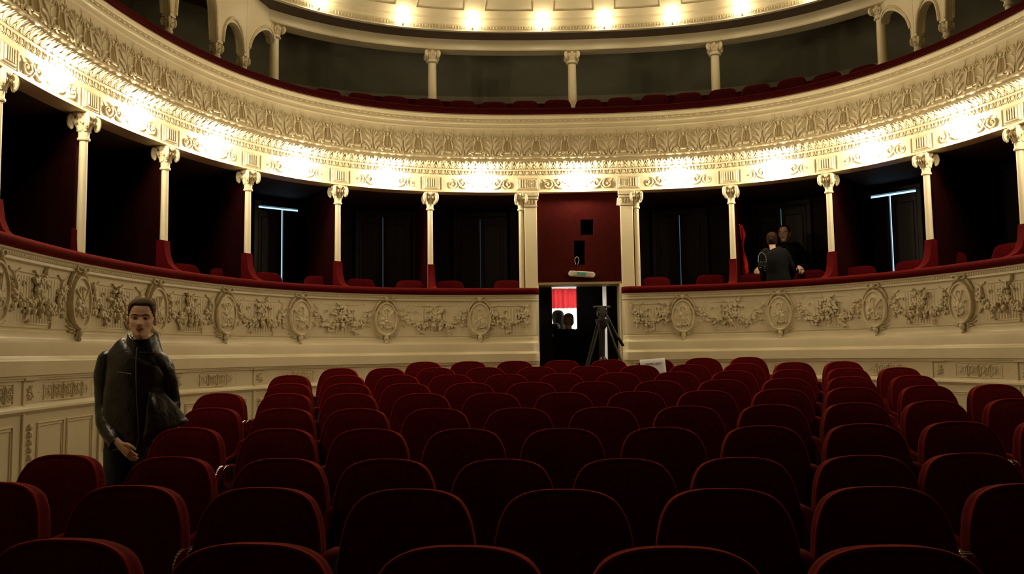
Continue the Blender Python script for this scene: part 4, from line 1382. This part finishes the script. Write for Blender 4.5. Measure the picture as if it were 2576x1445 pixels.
# ================================================================ PEOPLE
def lerp_tab(tab, z):
    if z <= tab[0][0]: return tab[0][1]
    for (a, b), (c, d_) in zip(tab, tab[1:]):
        if z <= c: 
            t = (z - a) / (c - a)
            return b + (d_ - b) * t
    return tab[-1][1]
HW = [(-.015, .020), (0, .026), (.012, .038), (.03, .048), (.05, .056), (.08, .064), (.11, .069), (.14, .072), (.17, .071), (.195, .064), (.215, .050), (.228, .031), (.235, .006)]
HF = [(-.015, .030), (0, .074), (.012, .083), (.03, .084), (.05, .084), (.08, .084), (.11, .084), (.135, .088), (.16, .086), (.185, .078), (.21, .056), (.228, .028), (.235, .004)]
HB = [(-.015, .030), (0, .030), (.03, .036), (.05, .055), (.08, .078), (.11, .092), (.14, .101), (.17, .102), (.195, .090), (.215, .066), (.228, .036), (.235, .005)]
def head_pts(nz=46, na=44, hair=None, grow=0.):
    vs = []
    for i in range(nz):
        z = -.015 + .250 * (i / (nz - 1))
        w, f, b = lerp_tab(HW, z), lerp_tab(HF, z), lerp_tab(HB, z)
        for k in range(na):
            a = 2 * pi * k / na
            s_, c = sin(a), cos(a)
            e = .86
            x = w * math.copysign(abs(s_) ** e, s_)
            y = -(f if c > 0 else b) * math.copysign(abs(c) ** (1.0 if c < 0 else .92), c)
            if hair is None and c > .15:
                g = lambda cx, cz, sx, sz: math.exp(-((x - cx) / sx) ** 2 - ((z - cz) / sz) ** 2)
                y -= .026 * math.exp(-(x / .013) ** 2) * math.exp(-((z - .082) / .016) ** 2)                    # nose tip
                y -= .017 * math.exp(-(x / .010) ** 2) * math.exp(-((z - .106) / .022) ** 2)                    # bridge
                y -= .008 * (g(-.014, .078, .009, .010) + g(.014, .078, .009, .010))                            # nostrils
                y += .016 * (g(-.031, .116, .017, .012) + g(.031, .116, .017, .012))                            # eye sockets
                y -= .006 * (g(-.030, .137, .022, .008) + g(.030, .137, .022, .008))                            # brow
                y -= .005 * g(0, .057, .022, .006) + .006 * g(0, .044, .019, .006)                              # lips
                y += .005 * g(0, .0505, .024, .0025)
                y -= .006 * g(0, .014, .016, .012)                                                              # chin
                y -= .005 * (g(-.048, .088, .016, .016) + g(.048, .088, .016, .016))                            # cheek bones
                y += .004 * (g(-.042, .056, .016, .016) + g(.042, .056, .016, .016))
            if hair is not None:
                d = hair(a, z)
                l = hypot(x, y) or 1
                nn = noise.noise(Vector((x * 60, y * 60, z * 60))) * (.003 if d > 0 else 0)
                x += x / l * (d + nn); y += y / l * (d + nn)
                if d > 0: vs.append((x, y, z + d * .8 * (z / .235) ** 3)); continue
            vs.append((x, y, z))
    fs = []
    for i in range(nz - 1):
        for k in range(na):
            fs.append((i * na + k, i * na + (k + 1) % na, (i + 1) * na + (k + 1) % na, (i + 1) * na + k))
    fs.append(tuple(range(na))[::-1]); fs.append(tuple((nz - 1) * na + k for k in range(na)))
    return vs, fs
def ear(mb, sx):
    pts = [(sx * (.070 + .009 * sin(t * .5)), .010 + .012 * cos(t), .102 + .025 * sin(t)) for t in [2 * pi * k / 14 for k in range(14)]]
    mb.tube(pts, .0055, 6, closed=True)
    mb.blob((sx * .071, .012, .101), (.006, .013, .022), 8, 6)
def hair_short(front=.186, side=.118, back=.045, thick=.011, crop=False):
    def f(a, z):
        thick_ = thick if not crop else .0045 + (thick - .0045) * min(1, max(0, (z - .150) / .05))
        c = cos(a)
        s_ = abs(sin(a))
        line = front - (front - side) * min(1, max(0, (s_ - .62) / .3)) if c > 0 else side - (side - back) * min(1, max(0, (-c) / .6))
        t = (z - line) / .010
        return -.008 + (thick_ + .008) * min(1, max(0, t))
    return f
def finger(mb, base, dirs, r):
    pts = [Vector(base)]
    for d_, l in dirs: pts.append(pts[-1] + Vector(d_).normalized() * l)
    rr = [r, r * .98, r * .9, r * .72][:len(pts)]
    tip = pts[-1] + (pts[-1] - pts[-2]).normalized() * r * .5
    mb.tube(pts + [tip], rr + [r * .35], 8)
def hand(mb, wrist, fwd, side, nrm, curl=.5, thumb=1):
    """palm from WRIST along FWD; SIDE runs towards the thumb; NRM is the back of the hand; fingers curl away from NRM."""
    w, f, s_, n_ = Vector(wrist), Vector(fwd).normalized(), Vector(side).normalized(), Vector(nrm).normalized()
    mb.tube([w - f * .03, w, w + f * .03, w + f * .065, w + f * .090], [(.026, .020), (.027, .019), (.036, .017), (.042, .016), (.038, .013)], 12, ref=s_)
    for j, (o, l) in enumerate(((.030, .040), (.010, .045), (-.010, .042), (-.029, .033))):
        b = w + f * (.078 - abs(o) * .2) + s_ * o
        d1 = f - n_ * curl * .6
        d2 = f * (1 - curl * .8) - n_ * curl * 1.2
        d3 = f * (.8 - curl * 1.5) - n_ * curl * 1.3
        finger(mb, b, ((d1, l), (d2, l * .62), (d3, l * .5)), .0088)
    tb = w + f * .028 + s_ * .028
    finger(mb, tb, ((s_ * .8 + f * .7 - n_ * .2, .036), (f * .9 + s_ * .35 - n_ * .3, .030), (f - n_ * .4, .022)), .0105)

def skin_body(nodes, edges, sub=1):
    me = bpy.data.meshes.new('armature')
    names = list(nodes)
    me.from_pydata([nodes[k][0] for k in names], [(names.index(a), names.index(b)) for a, b in edges], [])
    o = bpy.data.objects.new('armature', me)
    COL.objects.link(o)
    o.modifiers.new('skin', 'SKIN')
    if not me.skin_vertices: 
        bpy.context.view_layer.objects.active = o
    sv = me.skin_vertices[0].data
    for i, k in enumerate(names):
        r = nodes[k][1]
        sv[i].radius = r if isinstance(r, tuple) else (r, r)
        sv[i].use_root = (i == 0)
    ss = o.modifiers.new('subdivide', 'SUBSURF'); ss.levels = sub; ss.render_levels = sub
    dg = bpy.context.evaluated_depsgraph_get()
    ev = o.evaluated_get(dg)
    m2 = ev.to_mesh()
    vs = [tuple(v.co) for v in m2.vertices]
    fs = [tuple(p.vertices) for p in m2.polygons]
    ev.to_mesh_clear()
    bpy.data.objects.remove(o)
    bpy.data.meshes.remove(me)
    return vs, fs
def wrinkle(mb, amp, scale, seed=0.):
    out = []
    for p in mb.v:
        v = Vector(p)
        n_ = noise.noise_vector(v * scale + Vector((seed, 0, 0)))
        n2 = noise.noise_vector(v * scale * 2.3 + Vector((seed, 7, 0)))
        out.append(tuple(v + n_ * amp + n2 * amp * .5))
    mb.v = out
    return mb
def smooth_path(pts, n=4):
    """Catmull-Rom through (x, y, z, r...) tuples."""
    out = []
    m = len(pts)
    for i in range(m - 1):
        p0, p1, p2, p3 = pts[max(i - 1, 0)], pts[i], pts[i + 1], pts[min(i + 2, m - 1)]
        for k in range(n):
            t = k / n
            out.append(tuple(.5 * ((2 * b) + (-a + c) * t + (2 * a - 5 * b + 4 * c - d_) * t * t + (-a + 3 * b - 3 * c + d_) * t ** 3) for a, b, c, d_ in zip(p0, p1, p2, p3)))
    out.append(tuple(pts[-1]))
    return out
def limb(mb, pts, n=14, steps=5, ref=None):
    q = smooth_path(pts, steps)
    mb.tube([p[:3] for p in q], [p[3] if len(p) == 4 else (p[3], p[4]) for p in q], n, ref=ref)
def add_head(mb, M4):
    hm = MB()
    v, f = head_pts()
    hm.add(v, f)
    ear(hm, -1); ear(hm, 1)
    hm.xform(M4)
    mb.add(hm.v, hm.f)
def face_bits(parent, M4, lips=True):
    for sx in (-1, 1):
        e = MB().blob((sx * .031, -.0655, .1155), (.0125, .0105, .0095), 12, 8).xform(M4)
        eo = part('eye', e, 'eye_white', parent)
        part('iris', MB().blob((sx * .031, -.0735, .1160), (.0055, .004, .0055), 10, 6).xform(M4), 'iris', eo)
        br = MB().tube([(sx * .014, -.0905, .133), (sx * .026, -.0915, .1385), (sx * .038, -.086, .139), (sx * .050, -.074, .134)], [.0022, .0038, .0034, .0016], 6).xform(M4)
        part('eyebrow', br, 'hair_brown', parent)
        ld = MB().tube([(sx * .018, -.0735, .1165), (sx * .026, -.0765, .1225), (sx * .036, -.0755, .1225), (sx * .045, -.069, .117)], [.002, .0034, .0034, .002], 6).xform(M4)
        part('eyelid', ld, 'skin', parent)
    if lips:
        lp_ = MB().tube([(-.024, -.0795, .0505), (-.012, -.0885, .0535), (0, -.0905, .0525), (.012, -.0885, .0535), (.024, -.0795, .0505)], [.0015, .0040, .0036, .0040, .0015], 8)
        lp_.tube([(-.022, -.0795, .0495), (-.010, -.0885, .0455), (0, -.0905, .0450), (.010, -.0885, .0455), (.022, -.0795, .0495)], [.0015, .0042, .0048, .0042, .0015], 8)
        part('lips', lp_.xform(M4), 'lip', parent)
def shoe(mb, x, y, ang):
    m4 = Matrix.Translation((x, y, 0)) @ Matrix.Rotation(ang, 4, 'Z')
    s_ = MB()
    q = smooth_path([(0, .075, .05, .034, .05), (0, .03, .055, .042, .055), (0, -.05, .045, .045, .045), (0, -.13, .032, .048, .032), (0, -.185, .026, .036, .024), (0, -.205, .024, .012, .012)], 4)
    s_.tube([p[:3] for p in q], [(p[3], p[4]) for p in q], 14, ref=(1, 0, 0))
    s_.box(-.045, .045, -.20, .10, 0, .014)
    s_.xform(m4)
    mb.add(s_.v, s_.f)

# ---- the man standing by the left stalls
MD, MS = 5.25, 1.05
mx = at(335, 1000, MD).x
man_floor = CZ + floor_h(mx, MD)
man = thing('person', 'young man in a black leather jacket and jeans standing beside the chairs', 'person', (mx, MD, man_floor))
man.scale = (MS, MS, MS)
hz = (at(360, 803, MD).z - man_floor) / MS - .1155             # chin height from the eye line
hx_ = (at(358, 803, MD).x - mx) / MS
HM = Matrix.Translation((hx_, -.015, hz)) @ Matrix.Rotation(radians(19), 4, 'Z') @ Matrix.Rotation(radians(1), 4, 'Y')
k_ = hz / 1.45
nodes = {'pelvis': ((0, .02, .90), (.11, .08)), 'waist': ((.01, .03, 1.05), (.10, .07)), 'chest': ((.03, .03, 1.20), (.11, .075)), 'neck0': ((.045, .015, 1.36), (.055, .052)),
         'neck1': ((hx_, .012, hz - .01), (.052, .052)), 'neck2': ((hx_, .008, hz + .045), (.050, .050)),
         'shl': ((-.14, .025, 1.29), .042), 'ell': ((-.20, .05, 1.03), .042), 'wrl': ((-.035, -.11, .80), .028),
         'shr': ((.15, .03, 1.26), .040), 'elr': ((.168, .155, 1.05), .038), 'wrr': ((.148, .05, .88), .028),
         'hil': ((-.085, .02, .85), .085), 'knl': ((-.09, .0, .48), .058), 'anl': ((-.10, .03, .09), .038),
         'hir': ((.085, .02, .85), .085), 'knr': ((.08, .0, .48), .058), 'anr': ((.08, .03, .09), .038)}
edges = [('pelvis', 'waist'), ('waist', 'chest'), ('chest', 'neck0'), ('neck0', 'neck1'), ('neck1', 'neck2'), ('chest', 'shl'), ('shl', 'ell'), ('ell', 'wrl'), ('chest', 'shr'), ('shr', 'elr'), ('elr', 'wrr'),
         ('pelvis', 'hil'), ('hil', 'knl'), ('knl', 'anl'), ('pelvis', 'hir'), ('hir', 'knr'), ('knr', 'anr')]
bm_ = MB()
v, f = skin_body(nodes, edges, 2)
bm_.add(v, f)
add_head(bm_, HM)
hand(bm_, (-.022, -.118, .800), (.72, -.12, -.66), (.45, -.55, .6), (-.15, -.85, .35), .95)
hand(bm_, (.145, .05, .87), (-.35, -.3, -.85), (-.6, -.5, .3), (.7, -.5, .1), .4)
part('body', bm_, 'skin', man, 60)
hr = MB(); v, f = head_pts(hair=hair_short(.188, .120, .04, .013, True)); hr.add(v, f).xform(HM)
part('hair', hr, 'hair_brown', man, 80)
face_bits(man, HM)
# jacket
jk = MB()
tor = [(.055, .02, 1.365, .075, .072), (.045, .02, 1.345, .130, .092), (.020, .02, 1.308, .178, .112), (.005, .02, 1.24, .186, .124), (-.005, .02, 1.12, .180, .126), (-.005, .02, 1.00, .176, .124), (.0, .02, .90, .174, .124), (.01, .02, .80, .170, .122), (.01, .02, .755, .166, .118), (.01, .02, .752, .156, .108)]
q = smooth_path(tor, 6)
jk.tube([p[:3] for p in q], [(p[3], p[4]) for p in q], 36, ref=(1, 0, 0), cap=False)
limb(jk, [(-.10, .02, 1.315, .050, .060), (-.155, .022, 1.290, .066, .074), (-.185, .035, 1.18, .070, .074), (-.19, .05, 1.05, .066, .070), (-.175, .035, .97, .066, .068), (-.125, -.035, .88, .058, .060), (-.055, -.095, .815, .048, .048), (-.038, -.108, .80, .046, .044)], 18, 6, (1, 0, 0))
limb(jk, [(.105, .02, 1.305, .050, .060), (.155, .025, 1.272, .060, .070), (.168, .08, 1.17, .058, .068), (.168, .155, 1.05, .056, .064), (.168, .14, .98, .056, .060), (.158, .075, .91, .054, .053), (.150, .045, .885, .046, .045)], 18, 6, (1, 0, 0))
wrinkle(jk, .011, 8, 3)
jo = part('jacket', jk, 'leather', man, 75)
# loose front flap held out to the side by the arm
fp = MB()
vs = []
for i in range(9):
    t = i / 8
    top_ = Vector((.135, -.095, 1.10)).lerp(Vector((.190, -.01, 1.10)), t)
    bot = Vector((.12, -.125, .80)).lerp(Vector((.335, .03, .915)), t)
    for j in range(7):
        s_ = j / 6
        p = top_.lerp(bot, s_) + Vector((0, -.03 * sin(pi * t) * s_, 0)) + noise.noise_vector(Vector((t * 3, s_ * 3, 1))) * .012
        vs.append(p)
fp.add(vs, [(i * 7 + j, i * 7 + 7 + j, i * 7 + 8 + j, i * 7 + 1 + j) for i in range(8) for j in range(6)])
o = part('front_flap', fp, 'leather', jo, 75)
o.modifiers.new('thickness', 'SOLIDIFY').thickness = .012
# stand collar, open at the front right
co = MB()
vs, fs = [], []
n = 30
for i in range(n):
    phi = 2 * pi * i / n                                        # 0 at the opening, front and a little to the right
    a = phi - pi / 2 + .30
    away = min(1, min(phi, 2 * pi - phi) / 1.35)
    dz = hz - 1.438
    zt = 1.380 + dz + .085 * away ** .8
    for z, r1, r2 in ((1.325 + dz, .118, .100), (1.35 + dz, .090, .084), ((1.35 + dz + zt) / 2, .073, .074), (zt, .074, .078), (zt + .004, .082, .086), (zt - .025, .089, .092), (1.342 + dz, .114, .104)):
        vs.append((hx_ * .85 + .004 + cos(a) * r1, .020 + sin(a) * r2, z))
for i in range(n):
    for j in range(6):
        k = (i + 1) % n
        fs.append((i * 7 + j, k * 7 + j, k * 7 + 1 + j, i * 7 + 1 + j))
co.add(vs, fs)
wrinkle(co, .009, 16, 9)
part('collar', co, 'leather', jo, 75)
zp = MB()
zq = smooth_path([(hx_ + .01, -.085, 1.365), (.060, -.108, 1.29), (.070, -.123, 1.17), (.078, -.124, 1.05), (.088, -.122, .92), (.092, -.120, .83), (.080, -.122, .765)], 5)
zp.tube(zq, .0028, 6)
part('zip', zp, 'zip', jo)
part('chest_zip', MB().tube([(-.045, -.117, 1.222), (.01, -.122, 1.214), (.045, -.121, 1.206)], [.003, .003, .006], 6), 'zip', jo)
part('pocket_zip', MB().tube([(-.075, -.118, .885), (-.055, -.123, .93), (-.035, -.124, .965)], .0035, 6), 'zip', jo)
# scarf-like dark top inside the collar
part('undershirt', MB().lathe([(.062, 1.34), (.066, 1.39), (.060, 1.415), (.052, 1.40)], 20, (hx_, .01)), 'fabric_black', man)
jn = MB()
tr_ = [(.01, .02, .93, .165, .11), (.008, .02, .86, .165, .115), (.005, .02, .80, .155, .11)]
q = smooth_path(tr_, 4)
jn.tube([p[:3] for p in q], [(p[3], p[4]) for p in q], 24, ref=(1, 0, 0))
limb(jn, [(-.075, .02, .86, .090, .10), (-.085, .015, .70, .085, .09), (-.09, .0, .48, .068, .072), (-.10, .02, .25, .060, .065), (-.10, .03, .055, .062, .070)], 16, 5, (1, 0, 0))
limb(jn, [(.08, .02, .86, .090, .10), (.085, .015, .70, .085, .09), (.08, .0, .48, .068, .072), (.08, .02, .25, .060, .065), (.08, .03, .055, .062, .070)], 16, 5, (1, 0, 0))
wrinkle(jn, .006, 12, 5)
part('jeans', jn, 'jeans', man, 75)
s2 = MB(); shoe(s2, -.11, .02, radians(-25)); part('shoe', s2, 'shoe', man)
s2 = MB(); shoe(s2, .09, .02, radians(12)); part('shoe', s2, 'shoe', man)

# ---- generic figure for the far people: everything relative to the feet, facing -y
def figure(label, loc, rotz, height, hair_m, hair_f, top_m, arms, skin_m='skin_pale', head_rot=0., bun=False, coat=False, group=None, lean=0., wide=1.):
    s_ = height / 1.70
    # WIDE narrows or broadens the whole figure
    p = thing('person', label, 'person', loc, (0, 0, rotz), group)
    p.scale = (wide, 1, 1)
    def S(t): return tuple(x * s_ for x in t)
    hz_ = 1.462 * s_
    HM_ = Matrix.Translation((lean, -.01, hz_)) @ Matrix.Rotation(head_rot, 4, 'Z') @ Matrix.Scale(s_, 4)
    (el, wl, fl_), (er, wr, fr_) = arms
    nd = {'pelvis': (S((0, .01, .93)), (.13, .095)), 'waist': (S((0, .01, 1.08)), (.12, .09)), 'chest': ((lean * .6, .01, 1.28 * s_), (.145, .10)), 'neck0': ((lean * .9, .012, 1.42 * s_), .055), 'neck1': ((lean, .012, 1.48 * s_), .048), 'neck2': ((lean, .006, 1.53 * s_), .046),
          'shl': ((-.17 * s_ + lean * .7, .01, 1.395 * s_), .05), 'ell': (el, .038), 'wrl': (wl, .025), 'shr': ((.17 * s_ + lean * .7, .01, 1.395 * s_), .05), 'elr': (er, .038), 'wrr': (wr, .025),
          'hil': (S((-.09, .01, .88)), .08), 'knl': (S((-.09, .0, .50)), .056), 'anl': (S((-.09, .02, .08)), .038), 'hir': (S((.09, .01, .88)), .08), 'knr': (S((.09, .0, .50)), .056), 'anr': (S((.09, .02, .08)), .038)}
    b = MB()
    v, f = skin_body(nd, edges, 2)
    b.add(v, f)
    add_head(b, HM_)
    for w, fw, sd in ((wl, fl_, 1), (wr, fr_, -1)):
        fw = Vector(fw)
        side = Vector((sd, -.2, .1)); side = side - fw.normalized() * side.dot(fw.normalized())
        nr = fw.cross(side) * sd
        if nr.z < 0: nr = -nr
        hand(b, w, fw, side, nr, .55)
    part('body', b, skin_m, p, 60)
    h = MB(); v, f = head_pts(hair=hair_f); h.add(v, f)
    if bun: h.blob((0, .10, .12), (.045, .04, .045), 12, 8)
    h.xform(HM_)
    part('hair', h, hair_m, p, 80)
    face_bits(p, HM_)
    c = MB()
    bot = .52 if coat else .88
    tt = [(lean * .9, .012, 1.455 * s_, .072, .068), (lean * .8, .012, 1.43 * s_, .13, .085), (lean * .7, .012, 1.38 * s_, .195, .105), (lean * .5, .012, 1.27 * s_, .195, .12), (lean * .3, .012, 1.10 * s_, .17, .115), (0, .012, .95 * s_, .18, .125), (0, .012, bot * s_, .20 if coat else .18, .14), (0, .012, (bot - .004) * s_, .18, .12)]
    q = smooth_path(tt, 5)
    c.tube([x[:3] for x in q], [(x[3], x[4]) for x in q], 28, ref=(1, 0, 0))
    for sx, e, w in ((-1, el, wl), (1, er, wr)):
        sh_ = (sx * .165 * s_ + lean * .7, .012, 1.39 * s_)
        limb(c, [(sh_[0] * .7, .012, 1.39 * s_, .052, .055), (*sh_, .062, .066), (*[(a_ + b_) / 2 for a_, b_ in zip(sh_, e)], .058, .062), (*e, .050, .052), (*[(a_ + b_) / 2 for a_, b_ in zip(e, w)], .044, .046), (*w, .036, .036)], 14, 5)
    wrinkle(c, .006, 10, height)
    part('coat' if coat else 'top', c, top_m, p, 75)
    tz = MB()
    tz.tube([S((0, .01, .96)), S((0, .01, .84))], [(.165, .115), (.165, .115)], 20, ref=(1, 0, 0))
    for sx in (-1, 1):
        limb(tz, [S((sx * .08, .01, .88)) + (.085, .095), S((sx * .09, .0, .50)) + (.065, .07), S((sx * .09, .02, .05)) + (.055, .065)], 14, 5, (1, 0, 0))
    part('trousers', tz, 'fabric_black', p, 70)
    for sx in (-1, 1):
        q_ = MB(); shoe(q_, sx * .09, .02, 0); part('shoe', q_, 'shoe', p)
    return p
BF = CZ + .055
# man in the box facing us
th, h = cyl(1974, 620, .72)
bp = PT(th, .72, 0)
ht = (at(1970, 567, bp.y).z - BF)
def to_local(px, py, depth, base, rotz):
    return Matrix.Rotation(-rotz, 4, 'Z') @ (at(px, py, depth) - Vector((base.x, base.y, BF)))
brz = radians(-8)
hl = to_local(1905, 684, BOXP[1895].location.y + .02, bp, brz); hr_ = to_local(2014, 682, BOXP[2036].location.y + .02, bp, brz)
wl, wr = tuple(hl + Vector((.02, .06, .05))), tuple(hr_ + Vector((-.0, .06, .06)))
figure('man in an open black shirt standing in the box with hands on chairs', (bp.x, bp.y, BF), brz, ht, 'hair_dark', hair_short(.200, .13, .05, .007), 'fabric_black',
       (((-.27, .02, 1.12), wl, (-.3, -.75, -.45)), ((.30, .03, 1.12), wr, (.1, -.75, -.45))), head_rot=radians(-22))
# woman in the box seen from behind
th, h = cyl(1957, 650, .10)
wp_ = PT(th, .12, 0)
ht = (at(1940, 586, wp_.y).z - BF)
wm = figure('woman with pinned-up brown hair in a black top seen from behind in the box', (wp_.x, wp_.y, BF), pi - .15, ht, 'hair_light', hair_short(.170, .07, .055, .020), 'fabric_black',
       (((-.23, -.06, 1.02), (-.20, -.20, .90), (.2, -.9, -.2)), ((.23, -.06, 1.00), (.20, -.20, .88), (-.2, -.9, -.2))), bun=True, head_rot=radians(-18), lean=.085, wide=.86)
hb = at(1918, 672, wp_.y - .12)
bg = thing('handbag', 'small black handbag with shiny beads on the arm of the woman in the box', 'bag', hb)
part('pouch', wrinkle(MB().blob((0, 0, 0), (.062, .045, .085), 16, 10), .012, 14), 'fabric_black', bg)
part('strap', MB().tube(smooth_pts([(-.05, 0, .06), (-.045, .01, .14), (0, .03, .20), (.055, .02, .14), (.05, 0, .06)], 4), .006, 6), 'leather', bg)
for k in range(7):
    part('bead', MB().blob((random.uniform(-.05, .05), -.044, random.uniform(-.06, .07)), .008, 7, 5), 'pearl', bg)

# people in the doorway
FF = CZ - 1.075
def feet(px, py, depth): 
    q = at(px, py, depth)
    return Vector((q.x, q.y, FF)), q.z - FF
loc, ht = feet(1430, 789, 12.62)
figure('grey-haired man in a long black coat seen from behind in the exit doorway', loc, pi, ht, 'hair_grey', hair_short(.150, .06, .035, .010), 'fabric_black',
       (((-.25, .02, 1.02), (-.22, -.06, .80), (0, -.3, -.9)), ((.25, .02, 1.02), (.22, -.06, .80), (0, -.3, -.9))), coat=True)
loc, ht = feet(1404, 783, 14.0)
wn_ = figure('woman with long dark hair standing beyond the doorway behind the grey-haired man', loc, pi + .3, ht, 'hair_dark', hair_short(.15, .02, .0, .022), 'fabric_black',
       (((-.24, .02, 1.02), (-.22, -.06, .80), (0, -.3, -.9)), ((.24, .02, 1.02), (.22, -.06, .80), (0, -.3, -.9))), coat=True)
lh = MB()
limb(lh, [(0, .04, ht - .10, .085, .075), (0, .075, ht - .25, .095, .05), (0, .09, ht - .42, .085, .035), (0, .085, ht - .50, .05, .02)], 14, 4, (1, 0, 0))
part('long_hair', lh, 'hair_dark', wn_, 70)
loc, ht = feet(1397, 814, 13.35)
figure('short dark-haired person at the left edge of the doorway, head half hidden', loc, pi - .2, ht, 'hair_dark', hair_short(.16, .06, .03, .014), 'fabric_black',
       (((-.23, .02, .95), (-.2, -.06, .75), (0, -.3, -.9)), ((.23, .02, .95), (.2, -.06, .75), (0, -.3, -.9))))
